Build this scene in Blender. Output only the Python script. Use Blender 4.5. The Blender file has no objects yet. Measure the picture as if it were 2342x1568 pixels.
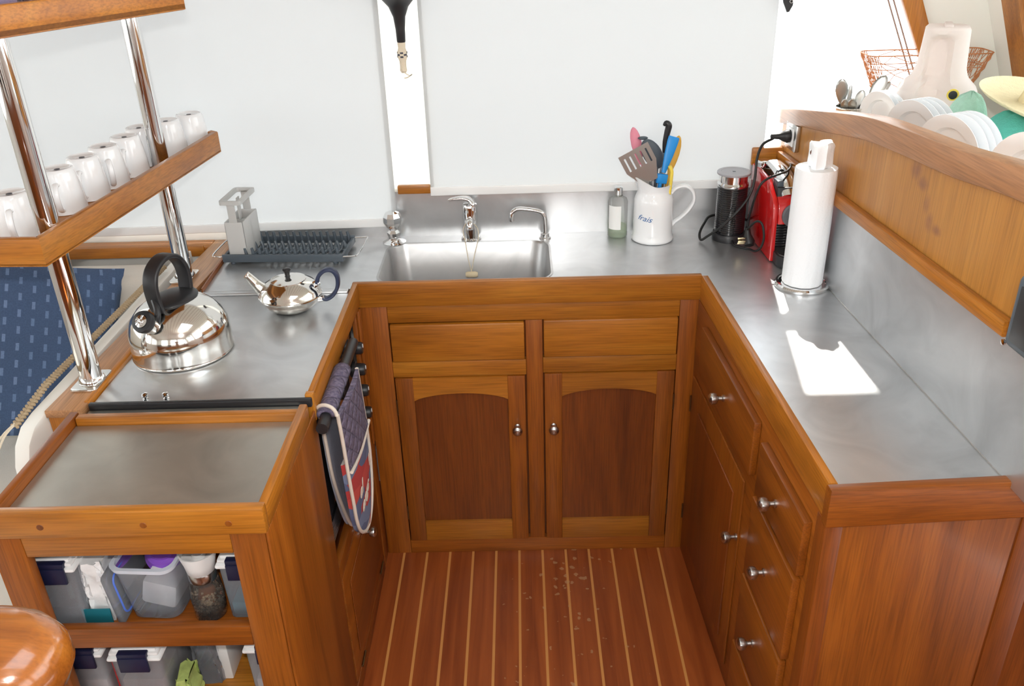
import bpy, bmesh, math, random
from mathutils import Vector, Matrix
PI = math.pi
random.seed(7)
sc = bpy.context.scene
COL = sc.collection

# ---------------------------------------------------------------- camera
CR = ((0.99960567, -0.02386327, -0.01480023), (0.0022277, -0.4580147, 0.88894182), (-0.02799178, -0.88862426, -0.45778094))
cam_d = bpy.data.cameras.new('camera'); cam = bpy.data.objects.new('camera', cam_d); COL.objects.link(cam)
m = Matrix.Identity(4)
for i in range(3):
    m[i][0] = CR[i][0]; m[i][1] = -CR[i][1]; m[i][2] = -CR[i][2]
m[0][3], m[1][3], m[2][3] = 0, 0, 1.79146
cam.matrix_world = m
cam_d.sensor_width = 36; cam_d.lens = 1995.2 / 2342 * 36
cam_d.clip_start = .02; cam_d.clip_end = 100
sc.camera = cam
# ---------------------------------------------------------------- daylight
w = bpy.data.worlds.new('sky'); sc.world = w; w.use_nodes = True
wn = w.node_tree.nodes; wl = w.node_tree.links
bg = wn['Background']
tc = wn.new('ShaderNodeTexCoord'); sp = wn.new('ShaderNodeSeparateXYZ'); rp = wn.new('ShaderNodeValToRGB')
wl.new(tc.outputs['Generated'], sp.inputs[0]); 
mr = wn.new('ShaderNodeMapRange'); mr.inputs[1].default_value = -1; mr.inputs[2].default_value = 1
wl.new(sp.outputs[2], mr.inputs[0]); wl.new(mr.outputs[0], rp.inputs[0]); wl.new(rp.outputs[0], bg.inputs[0])
cr = rp.color_ramp; cr.elements[0].position = .35; cr.elements[0].color = (.74, .82, .86, 1)
cr.elements[1].position = .9; cr.elements[1].color = (.80, .92, 1.0, 1)
e = cr.elements.new(.5); e.color = (1, 1, .98, 1)
bg.inputs[1].default_value = 3.6
sun_d = bpy.data.lights.new('sun', 'SUN'); sun = bpy.data.objects.new('sun', sun_d); COL.objects.link(sun)
sun.location = (1, 6, 6)
sun.rotation_euler = Vector((-.138, -1, -1.11)).to_track_quat('-Z', 'Y').to_euler()
sun_d.energy = 24.0; sun_d.angle = math.radians(.7); sun_d.color = (1, .96, .88)
fl_d = bpy.data.lights.new('camera_flash', 'AREA'); fl = bpy.data.objects.new('camera_flash', fl_d); COL.objects.link(fl)
fl.location = (0.0, -.02, 1.90); fl_d.shape = 'RECTANGLE'; fl_d.size = .06; fl_d.size_y = .03; fl_d.energy = 13
fl.rotation_euler = Vector((0.0, .889, -.458)).to_track_quat('-Z', 'Y').to_euler(); fl_d.color = (1, .97, .93)
sc.view_settings.view_transform = 'Standard'; sc.view_settings.look = 'None'; sc.view_settings.gamma = 1
sc.view_settings.use_curve_mapping = False; sc.view_settings.exposure = 0.36
sc.cycles.max_bounces = 10; sc.cycles.diffuse_bounces = 5; sc.cycles.glossy_bounces = 5
sc.cycles.transparent_max_bounces = 16; sc.cycles.transmission_bounces = 8
sc.cycles.sample_clamp_indirect = 6; sc.cycles.use_denoising = True

# ---------------------------------------------------------------- helpers
def tag(o, label, cat, group=None, kind=None):
    if label: o['label'] = label
    if cat: o['category'] = cat
    if group: o['group'] = group
    if kind: o['kind'] = kind
    return o
def thing(name, label, cat, loc=(0, 0, 0), rz=0, group=None):
    o = bpy.data.objects.new(name, None); COL.objects.link(o); o.empty_display_size = .02
    o.location = loc; o.rotation_euler = (0, 0, rz)
    return tag(o, label, cat, group)
def root_inv(o):
    return (Matrix.Translation(o.location) @ o.rotation_euler.to_matrix().to_4x4()).inverted()
def obj(name, bm, mt, parent=None, world=False, smooth=35, label=None):
    me = bpy.data.meshes.new(name)
    if parent is not None and world:
        p = parent
        bmesh.ops.transform(bm, matrix=root_inv(p), verts=bm.verts)
    bmesh.ops.recalc_face_normals(bm, faces=bm.faces)
    bm.to_mesh(me); bm.free()
    if mt is not None: me.materials.append(mt)
    if smooth:
        me.polygons.foreach_set('use_smooth', [True] * len(me.polygons))
        me.set_sharp_from_angle(angle=math.radians(smooth))
    o = bpy.data.objects.new(name, me); COL.objects.link(o)
    if parent is not None: o.parent = parent
    if label: o['label'] = label
    return o
def struct(name, bm, mt, **k):
    o = obj(name, bm, mt, **k); o['kind'] = 'structure'; return o
def B(): return bmesh.new()
def box(bm, x0, x1, y0, y1, z0, z1, bev=.0, seg=2, M=None):
    r = bmesh.ops.create_cube(bm, size=1)
    vs = r['verts']
    for v in vs:
        v.co = Vector(((x0 + x1) / 2 + v.co.x * (x1 - x0), (y0 + y1) / 2 + v.co.y * (y1 - y0), (z0 + z1) / 2 + v.co.z * (z1 - z0)))
    if M is not None: bmesh.ops.transform(bm, matrix=M, verts=vs)
    if bev > 0:
        es = list({e for v in vs for e in v.link_edges})
        bmesh.ops.bevel(bm, geom=es, offset=bev, segments=seg, affect='EDGES', profile=.5)
    return bm
def bx(*a, **k): return box(B(), *a, **k)
def prism(bm, pts, h, M=None, bev=0):
    """pts 2D outline in local XY, extruded from z=0 to z=h"""
    a = [bm.verts.new((p[0], p[1], 0)) for p in pts]; b = [bm.verts.new((p[0], p[1], h)) for p in pts]
    n = len(pts)
    fs = [bm.faces.new(a[::-1]), bm.faces.new(b)]
    for i in range(n): fs.append(bm.faces.new((a[i], a[(i + 1) % n], b[(i + 1) % n], b[i])))
    if M is not None: bmesh.ops.transform(bm, matrix=M, verts=a + b)
    if bev:
        es = list({e for f in fs[:2] for e in f.edges})
        bmesh.ops.bevel(bm, geom=es, offset=bev, segments=2, affect='EDGES', profile=.5)
    return bm
def axes(o, x, y):
    x = Vector(x).normalized(); y = Vector(y).normalized(); z = x.cross(y)
    M = Matrix.Identity(4)
    for i in range(3): M[i][0] = x[i]; M[i][1] = y[i]; M[i][2] = z[i]; M[i][3] = o[i]
    return M
def lathe(bm, prof, seg=40, M=None, cap=True):
    rings = []
    new = []
    for r, z in prof:
        if r < 1e-5:
            v = bm.verts.new((0, 0, z)); rings.append([v]); new.append(v)
        else:
            ring = [bm.verts.new((r * math.cos(2 * PI * i / seg), r * math.sin(2 * PI * i / seg), z)) for i in range(seg)]
            rings.append(ring); new += ring
    for a, b in zip(rings, rings[1:]):
        for i in range(seg):
            j = (i + 1) % seg
            if len(a) == 1 and len(b) == 1: continue
            if len(a) == 1: bm.faces.new((a[0], b[j], b[i]))
            elif len(b) == 1: bm.faces.new((a[i], a[j], b[0]))
            else: bm.faces.new((a[i], a[j], b[j], b[i]))
    if cap:
        for r in (rings[0], rings[-1]):
            if len(r) > 1: bm.faces.new(r)
    if M is not None: bmesh.ops.transform(bm, matrix=M, verts=new)
    return bm
def spline(pts, n=8, cyc=False):
    P = [Vector(p) for p in pts]; out = []
    N = len(P)
    for i in range(N if cyc else N - 1):
        if cyc: p0, p1, p2, p3 = P[(i - 1) % N], P[i], P[(i + 1) % N], P[(i + 2) % N]
        else: p0, p1, p2, p3 = P[max(i - 1, 0)], P[i], P[i + 1], P[min(i + 2, N - 1)]
        for k in range(n):
            t = k / n
            out.append(.5 * ((2 * p1) + (-p0 + p2) * t + (2 * p0 - 5 * p1 + 4 * p2 - p3) * t * t + (-p0 + 3 * p1 - 3 * p2 + p3) * t ** 3))
    if not cyc: out.append(P[-1])
    return out
def tube(bm, pts, r, seg=10, cyc=False, sec=None, up=None, cap=True):
    """r: radius or list; sec: 2D cross-section list (replaces circle); up: fixed reference"""
    P = [Vector(p) for p in pts]; N = len(P); rings = []
    prev = None
    for i in range(N):
        if cyc: t = (P[(i + 1) % N] - P[i - 1])
        else: t = P[min(i + 1, N - 1)] - P[max(i - 1, 0)]
        if t.length < 1e-9: t = Vector((0, 0, 1))
        t.normalize()
        if up is not None: ref = Vector(up)
        elif prev is None: ref = Vector((0, 0, 1)) if abs(t.z) < .9 else Vector((1, 0, 0))
        else: ref = prev
        s = ref - t * ref.dot(t)
        if s.length < 1e-6: s = t.orthogonal()
        s.normalize(); u = t.cross(s); prev = s
        rr = r[i] if isinstance(r, (list, tuple)) else r
        if sec: ring = [bm.verts.new(P[i] + s * a * rr + u * b * rr) for a, b in sec]
        else: ring = [bm.verts.new(P[i] + (s * math.cos(2 * PI * k / seg) + u * math.sin(2 * PI * k / seg)) * rr) for k in range(seg)]
        rings.append(ring)
    n = len(rings[0])
    for i in range(N if cyc else N - 1):
        a, b = rings[i], rings[(i + 1) % N]
        for k in range(n): bm.faces.new((a[k], a[(k + 1) % n], b[(k + 1) % n], b[k]))
    if cap and not cyc: bm.faces.new(rings[0][::-1]); bm.faces.new(rings[-1])
    return bm
def cyl(bm, p, q, r, seg=16, r2=None):
    return tube(bm, [p, q], [r, r if r2 is None else r2], seg=seg)
def rrect(x0, x1, y0, y1, r, n=6):
    out = []
    for cx, cy, a0 in ((x1 - r, y1 - r, 0), (x0 + r, y1 - r, 90), (x0 + r, y0 + r, 180), (x1 - r, y0 + r, 270)):
        for k in range(n + 1):
            a = math.radians(a0 + 90 * k / n); out.append((cx + r * math.cos(a), cy + r * math.sin(a)))
    return out
def loft(bm, loops, cap0=True, cap1=True):
    R = [[bm.verts.new(p) for p in L] for L in loops]
    n = len(R[0])
    for a, b in zip(R, R[1:]):
        for k in range(n): bm.faces.new((a[k], a[(k + 1) % n], b[(k + 1) % n], b[k]))
    if cap0: bm.faces.new(R[0][::-1])
    if cap1: bm.faces.new(R[-1])
    return bm
def ellipsoid(bm, c, rx, ry, rz, M=None, u=24, v=14):
    r = bmesh.ops.create_uvsphere(bm, u_segments=u, v_segments=v, radius=1)
    S = Matrix.Diagonal((rx, ry, rz, 1))
    MM = Matrix.Translation(c) @ (M if M is not None else Matrix.Identity(4)) @ S
    bmesh.ops.transform(bm, matrix=MM, verts=r['verts'])
    return bm
def text_bm(s, size, shear=0, extrude=.0002, bold=0):
    c = bpy.data.curves.new('txt', 'FONT'); c.body = s; c.size = size; c.shear = shear; c.extrude = extrude; c.offset = bold
    o = bpy.data.objects.new('txt', c); COL.objects.link(o)
    bpy.context.view_layer.update()
    me = bpy.data.meshes.new_from_object(o); bm = B(); bm.from_mesh(me)
    bpy.data.objects.remove(o); bpy.data.curves.remove(c); bpy.data.meshes.remove(me)
    return bm
def copy_tree(o, loc=None, rz=None, label=None):
    c = o.copy(); COL.objects.link(c)
    if loc is not None: c.location = loc
    if rz is not None: c.rotation_euler = (0, 0, rz)
    if label: c['label'] = label
    for ch in list(o.children):
        d = copy_tree(ch); d.parent = c
    return c

# ---------------------------------------------------------------- materials
def pbsdf(name):
    mt = bpy.data.materials.new(name); mt.use_nodes = True
    return mt, mt.node_tree.nodes, mt.node_tree.links, mt.node_tree.nodes['Principled BSDF']
def mat(name, col, rough=.5, metal=0, coat=0, bump=0, bscale=200, trans=0, ior=1.45, var=0, vscale=20, sss=0, sheen=0):
    mt, N, L, b = pbsdf(name)
    b.inputs['Base Color'].default_value = (*col, 1); b.inputs['Roughness'].default_value = rough
    b.inputs['Metallic'].default_value = metal; b.inputs['Coat Weight'].default_value = coat
    b.inputs['Coat Roughness'].default_value = .08
    b.inputs['Transmission Weight'].default_value = trans; b.inputs['IOR'].default_value = ior
    if sheen: b.inputs['Sheen Weight'].default_value = sheen
    if sss:
        b.inputs['Subsurface Weight'].default_value = sss; b.inputs['Subsurface Scale'].default_value = .01
    t = N.new('ShaderNodeTexCoord')
    if var:
        n = N.new('ShaderNodeTexNoise'); n.inputs['Scale'].default_value = vscale; n.inputs['Detail'].default_value = 4
        L.new(t.outputs['Object'], n.inputs['Vector'])
        mx = N.new('ShaderNodeMix'); mx.data_type = 'RGBA'
        mx.inputs['A'].default_value = (*[c * (1 - var) for c in col], 1); mx.inputs['B'].default_value = (*[min(1, c * (1 + var)) for c in col], 1)
        L.new(n.outputs['Fac'], mx.inputs['Factor']); L.new(mx.outputs['Result'], b.inputs['Base Color'])
    if bump:
        n = N.new('ShaderNodeTexNoise'); n.inputs['Scale'].default_value = bscale; n.inputs['Detail'].default_value = 3
        L.new(t.outputs['Object'], n.inputs['Vector'])
        bp = N.new('ShaderNodeBump'); bp.inputs['Strength'].default_value = bump; bp.inputs['Distance'].default_value = .002
        L.new(n.outputs['Fac'], bp.inputs['Height']); L.new(bp.outputs['Normal'], b.inputs['Normal'])
    return mt
def wood(name, dark, mid, light, axis='x', rough=.38, scale=1.0, coat=.12, fine=.28):
    mt, N, L, b = pbsdf(name)
    t = N.new('ShaderNodeTexCoord'); oi = N.new('ShaderNodeObjectInfo')
    vm = N.new('ShaderNodeVectorMath'); vm.operation = 'SCALE'; vm.inputs[0].default_value = (7.3, 3.1, 5.7)
    L.new(oi.outputs['Random'], vm.inputs['Scale'])
    ad = N.new('ShaderNodeVectorMath'); ad.operation = 'ADD'; L.new(t.outputs['Object'], ad.inputs[0]); L.new(vm.outputs[0], ad.inputs[1])
    def noise(al, ac, det=3, dist=0):
        mp = N.new('ShaderNodeMapping'); s = {'x': (al, ac, ac), 'y': (ac, al, ac), 'z': (ac, ac, al)}[axis]
        mp.inputs['Scale'].default_value = [v * scale for v in s]
        L.new(ad.outputs[0], mp.inputs['Vector'])
        n = N.new('ShaderNodeTexNoise'); n.inputs['Scale'].default_value = 1; n.inputs['Detail'].default_value = det
        n.inputs['Distortion'].default_value = dist
        L.new(mp.outputs[0], n.inputs['Vector']); return n
    n1 = noise(1.3, 13, 5, 1.4); n2 = noise(9, 300, 2); n3 = noise(.9, 3.5, 2, .8)
    rp = N.new('ShaderNodeValToRGB'); c = rp.color_ramp
    c.elements[0].position = .30; c.elements[0].color = (*dark, 1); c.elements[1].position = .72; c.elements[1].color = (*light, 1)
    e = c.elements.new(.5); e.color = (*mid, 1)
    ma = N.new('ShaderNodeMath'); ma.operation = 'MULTIPLY_ADD'; ma.inputs[1].default_value = .55
    L.new(n1.outputs['Fac'], ma.inputs[0])
    mb = N.new('ShaderNodeMath'); mb.operation = 'MULTIPLY'; mb.inputs[1].default_value = .45; L.new(n3.outputs['Fac'], mb.inputs[0])
    L.new(mb.outputs[0], ma.inputs[2]); L.new(ma.outputs[0], rp.inputs[0])
    rv = N.new('ShaderNodeMapRange'); rv.inputs[3].default_value = .88; rv.inputs[4].default_value = 1.12; L.new(oi.outputs['Random'], rv.inputs[0])
    r2 = N.new('ShaderNodeMapRange'); r2.inputs[1].default_value = .3; r2.inputs[2].default_value = .6; r2.inputs[3].default_value = 1 - fine; r2.inputs[4].default_value = 1.05
    L.new(n2.outputs['Fac'], r2.inputs[0])
    mm = N.new('ShaderNodeMath'); mm.operation = 'MULTIPLY'; L.new(rv.outputs[0], mm.inputs[0]); L.new(r2.outputs[0], mm.inputs[1])
    vs = N.new('ShaderNodeVectorMath'); vs.operation = 'SCALE'; L.new(rp.outputs[0], vs.inputs[0]); L.new(mm.outputs[0], vs.inputs['Scale'])
    L.new(vs.outputs[0], b.inputs['Base Color'])
    b.inputs['Roughness'].default_value = rough; b.inputs['Coat Weight'].default_value = coat; b.inputs['Coat Roughness'].default_value = .12
    bp = N.new('ShaderNodeBump'); bp.inputs['Strength'].default_value = .12; bp.inputs['Distance'].default_value = .001
    L.new(n2.outputs['Fac'], bp.inputs['Height']); L.new(bp.outputs['Normal'], b.inputs['Normal'])
    return mt
TK = ((.145, .036, .003), (.26, .070, .006), (.36, .108, .010))       # teak
HN = ((.26, .080, .007), (.40, .140, .013), (.50, .205, .024))          # honey rails
RD = ((.115, .026, .003), (.19, .046, .005), (.25, .066, .007))       # red-brown panels
PL = ((.36, .145, .026), (.44, .19, .036), (.50, .23, .050))            # bulkhead veneer
W = {}
for ax in 'xyz':
    W['teak_' + ax] = wood('teak_' + ax, *TK, ax)
    W['honey_' + ax] = wood('honey_' + ax, *HN, ax)
    W['red_' + ax] = wood('red_' + ax, *RD, ax)
    W['veneer_' + ax] = wood('veneer_' + ax, *PL, ax, fine=.2)
def stained(mt):
    m2 = mt.copy(); m2.name = 'veneer_stained'; N = m2.node_tree.nodes; L = m2.node_tree.links; b = N['Principled BSDF']
    src = b.inputs['Base Color'].links[0].from_socket; t = N.new('ShaderNodeTexCoord'); cur = None
    nz = N.new('ShaderNodeTexNoise'); nz.inputs['Scale'].default_value = 30; L.new(t.outputs['Object'], nz.inputs[0])
    for (y, z, ry, rz) in STAIN:
        mp = N.new('ShaderNodeMapping'); mp.inputs['Location'].default_value = (0, -y / ry, -z / rz); mp.inputs['Scale'].default_value = (0, 1 / ry, 1 / rz); L.new(t.outputs['Object'], mp.inputs[0])
        ln = N.new('ShaderNodeVectorMath'); ln.operation = 'LENGTH'; L.new(mp.outputs[0], ln.inputs[0])
        mr = N.new('ShaderNodeMapRange'); mr.inputs[1].default_value = .3; mr.inputs[2].default_value = 1.1; mr.inputs[3].default_value = 1; mr.inputs[4].default_value = 0; L.new(ln.outputs['Value'], mr.inputs[0])
        if cur is None: cur = mr.outputs[0]
        else:
            mx = N.new('ShaderNodeMath'); mx.operation = 'MAXIMUM'; L.new(cur, mx.inputs[0]); L.new(mr.outputs[0], mx.inputs[1]); cur = mx.outputs[0]
    mu = N.new('ShaderNodeMath'); mu.operation = 'MULTIPLY'; L.new(cur, mu.inputs[0]); L.new(nz.outputs['Fac'], mu.inputs[1])
    mx = N.new('ShaderNodeMix'); mx.data_type = 'RGBA'; L.new(mu.outputs[0], mx.inputs['Factor']); L.new(src, mx.inputs['A']); mx.inputs['B'].default_value = (.20, .07, .05, 1)
    L.new(mx.outputs['Result'], b.inputs['Base Color']); return m2
STAIN = [(-.003, .385, .028, .022), (-.035, .368, .026, .016), (-.065, .335, .016, .022), (-.085, .305, .016, .022), (-.115, .30, .022, .012)]
def steel(name, col=(.62, .63, .64), rough=.335, streak='y', bump=.02, var=.035):
    mt, N, L, b = pbsdf(name)
    b.inputs['Base Color'].default_value = (*col, 1); b.inputs['Metallic'].default_value = .87
    t = N.new('ShaderNodeTexCoord')
    n = N.new('ShaderNodeTexNoise'); n.inputs['Scale'].default_value = 3.5; n.inputs['Detail'].default_value = 2; n.inputs['Distortion'].default_value = .2
    L.new(t.outputs['Object'], n.inputs['Vector'])
    mr = N.new('ShaderNodeMapRange'); mr.inputs[1].default_value = 0; mr.inputs[2].default_value = 1
    mr.inputs[3].default_value = rough - var * 1.5; mr.inputs[4].default_value = rough + var * 1.5
    L.new(n.outputs['Fac'], mr.inputs[0]); L.new(mr.outputs[0], b.inputs['Roughness'])
    nc = N.new('ShaderNodeTexNoise'); nc.inputs['Scale'].default_value = 7; nc.inputs['Detail'].default_value = 6; nc.inputs['Distortion'].default_value = 1.2; L.new(t.outputs['Object'], nc.inputs['Vector'])
    mc = N.new('ShaderNodeMix'); mc.data_type = 'RGBA'; mc.inputs['A'].default_value = (*[c * .70 for c in col], 1); mc.inputs['B'].default_value = (*[min(1, c * 1.28) for c in col], 1)
    L.new(nc.outputs['Fac'], mc.inputs['Factor']); L.new(mc.outputs['Result'], b.inputs['Base Color'])
    mp = N.new('ShaderNodeMapping'); mp.inputs['Scale'].default_value = {'x': (12, 300, 300), 'y': (300, 12, 300), 'z': (300, 300, 12)}[streak]
    mp.inputs['Rotation'].default_value = (0, 0, .3)
    n2 = N.new('ShaderNodeTexNoise'); n2.inputs['Scale'].default_value = 1; n2.inputs['Detail'].default_value = 2
    L.new(t.outputs['Object'], mp.inputs[0]); L.new(mp.outputs[0], n2.inputs['Vector'])
    bp = N.new('ShaderNodeBump'); bp.inputs['Strength'].default_value = bump; bp.inputs['Distance'].default_value = .001
    L.new(n2.outputs['Fac'], bp.inputs['Height']); L.new(bp.outputs['Normal'], b.inputs['Normal'])
    return mt
STEEL = steel('brushed_steel'); STEELD = steel('sink_steel', (.46, .46, .46), .335); TRAY = steel('tray_steel', (.50, .485, .43), .34)
CHROME = mat('chrome', (.80, .80, .80), .06, 1); POLISH = mat('polished_steel', (.78, .76, .72), .09, 1, bump=.02, bscale=30)
NICKEL = mat('brushed_nickel', (.55, .54, .52), .25, 1)
WHITE = mat('white_glaze', (.87, .89, .91), .10, coat=.5); CREAMW = mat('cream_paint', (.84, .83, .78), .6, var=.03, vscale=3)
def ceil_mat():
    mt, N, L, b = pbsdf('ceiling_planks'); t = N.new('ShaderNodeTexCoord'); s = N.new('ShaderNodeSeparateXYZ'); L.new(t.outputs['Object'], s.inputs[0])
    d = N.new('ShaderNodeMath'); d.operation = 'DIVIDE'; d.inputs[1].default_value = .14; L.new(s.outputs[0], d.inputs[0])
    f = N.new('ShaderNodeMath'); f.operation = 'FRACT'; L.new(d.outputs[0], f.inputs[0]); g = N.new('ShaderNodeMath'); g.operation = 'LESS_THAN'; g.inputs[1].default_value = .10; L.new(f.outputs[0], g.inputs[0])
    m_ = N.new('ShaderNodeMix'); m_.data_type = 'RGBA'; L.new(g.outputs[0], m_.inputs['Factor']); m_.inputs['A'].default_value = (.80, .78, .70, 1); m_.inputs['B'].default_value = (.22, .12, .05, 1)
    L.new(m_.outputs['Result'], b.inputs['Base Color']); b.inputs['Roughness'].default_value = .6; return mt
CEIL = ceil_mat()
BLACK = mat('black_plastic', (.018, .018, .02), .38); BLACKG = mat('gloss_black', (.012, .012, .014), .12, coat=.5)
GREYP = mat('light_grey_plastic', (.52, .52, .51), .45); SLATE = mat('slate_grey_plastic', (.07, .09, .11), .42)
NAVYP = mat('navy_plastic', (.012, .014, .045), .35); REDP = mat('gloss_red_plastic', (.50, .008, .008), .14, coat=.6)
WPLAST = mat('white_plastic', (.85, .86, .86), .35); PAPER = mat('paper_towel', (.90, .92, .94), .9, bump=.5, bscale=160)
PINK = mat('pink_silicone', (.72, .25, .33), .5); BLUE = mat('blue_nylon', (.015, .26, .68), .4); YELL = mat('mustard_wood', (.68, .38, .06), .5)
YELB = mat('yellow_plastic', (.88, .68, .10), .4); CORD = mat('black_rubber_cord', (.012, .012, .012), .45)
ROPE = mat('cream_rope', (.72, .64, .50), .9, bump=.8, bscale=500); JUTE = mat('jute_braid', (.42, .32, .20), .95, bump=1, bscale=300)
PURPLE = mat('purple_plastic', (.28, .10, .62), .35); CRATE = mat('blue_seal', (.10, .20, .72), .4)
TURN = mat('turner_steel', (.42, .42, .40), .28, 1)
TEAL = mat('teal_card', (.01, .14, .18), .5); INKB = mat('blue_ink', (.04, .16, .40), .4); INKK = mat('dark_ink', (.05, .05, .07), .5)
HATT = mat('teal_woven', (.12, .52, .44), .9, bump=1.0, bscale=260, var=.15, vscale=60); STRAW = mat('straw_weave', (.80, .70, .45), .9, bump=1.0, bscale=220, var=.12, vscale=80)
RUST = mat('rusty_wire', (.50, .20, .08), .7); CREAMF = mat('cream_upholstery', (.62, .58, .52), .95, bump=.3, bscale=300, var=.04, vscale=6, sheen=.2)
BEIGE = mat('beige_binding', (.66, .58, .50), .9, bump=.4, bscale=500)
LABEL = mat('white_label', (.86, .87, .86), .6)
def clear(name, tint=(1, 1, 1), a=.25, gloss=.5, rough=.08, diff=(.8, .85, .88)):
    """thin see-through plastic or glass: transparent + a little diffuse + fresnel gloss"""
    mt = bpy.data.materials.new(name); mt.use_nodes = True; N = mt.node_tree.nodes; L = mt.node_tree.links
    N.remove(N['Principled BSDF']); out = N['Material Output']
    tr = N.new('ShaderNodeBsdfTransparent'); tr.inputs[0].default_value = (*tint, 1)
    di = N.new('ShaderNodeBsdfDiffuse'); di.inputs[0].default_value = (*diff, 1)
    gl = N.new('ShaderNodeBsdfGlossy'); gl.inputs['Roughness'].default_value = rough
    m1 = N.new('ShaderNodeMixShader'); m1.inputs[0].default_value = a; L.new(tr.outputs[0], m1.inputs[1]); L.new(di.outputs[0], m1.inputs[2])
    fr = N.new('ShaderNodeFresnel'); fr.inputs[0].default_value = 1.45
    mu = N.new('ShaderNodeMath'); mu.operation = 'MULTIPLY'; mu.inputs[1].default_value = gloss; L.new(fr.outputs[0], mu.inputs[0])
    m2 = N.new('ShaderNodeMixShader'); L.new(mu.outputs[0], m2.inputs[0]); L.new(m1.outputs[0], m2.inputs[1]); L.new(gl.outputs[0], m2.inputs[2])
    L.new(m2.outputs[0], out.inputs[0]); return mt
GLASS = clear('window_glass', a=.0, gloss=.8, rough=.02)
CLEARP = clear('clear_box_plastic', (.97, .98, 1), .20, .9, .1, (.80, .86, .95))
FROST = clear('frosted_bottle', (1, 1, 1), .09, .6, .12, (.90, .93, .91)); LIQ = clear('pale_green_liquid', (.90, .96, .86), .25, .3, .2, (.74, .86, .68))
JARG = clear('jar_glass', (.97, .98, .98), .05, 1, .03, (.7, .7, .7)); CRYS = clear('cut_crystal', (.85, .82, .92), .12, 1, .02, (.6, .55, .7))
def translucent(name, col, tcol, fac=.5, bump=0):
    mt = bpy.data.materials.new(name); mt.use_nodes = True; N = mt.node_tree.nodes; L = mt.node_tree.links
    N.remove(N['Principled BSDF']); out = N['Material Output']
    d = N.new('ShaderNodeBsdfDiffuse'); d.inputs[0].default_value = (*col, 1)
    t = N.new('ShaderNodeBsdfTranslucent'); t.inputs[0].default_value = (*tcol, 1)
    mx = N.new('ShaderNodeMixShader'); mx.inputs[0].default_value = fac
    L.new(d.outputs[0], mx.inputs[1]); L.new(t.outputs[0], mx.inputs[2]); L.new(mx.outputs[0], out.inputs[0])
    if bump:
        tc = N.new('ShaderNodeTexCoord'); mp = N.new('ShaderNodeMapping'); mp.inputs['Scale'].default_value = (900, 900, 40)
        n = N.new('ShaderNodeTexNoise'); n.inputs['Scale'].default_value = 1; L.new(tc.outputs['Object'], mp.inputs[0]); L.new(mp.outputs[0], n.inputs['Vector'])
        bp = N.new('ShaderNodeBump'); bp.inputs['Strength'].default_value = bump; L.new(n.outputs['Fac'], bp.inputs['Height'])
        L.new(bp.outputs[0], d.inputs['Normal'])
    return mt
DIFFUSERP = translucent('diffuser_pane', (.9, .89, .86), (.85, .84, .80), .6)  # bright translucent material of the strip added to diffuse sun between the blinds
BLIND = translucent('blind_fabric', (.80, .82, .83), (.225, .232, .238), .5)
JUGP = translucent('milky_pink_plastic', (.88, .85, .84), (.92, .84, .79), .5)
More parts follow.
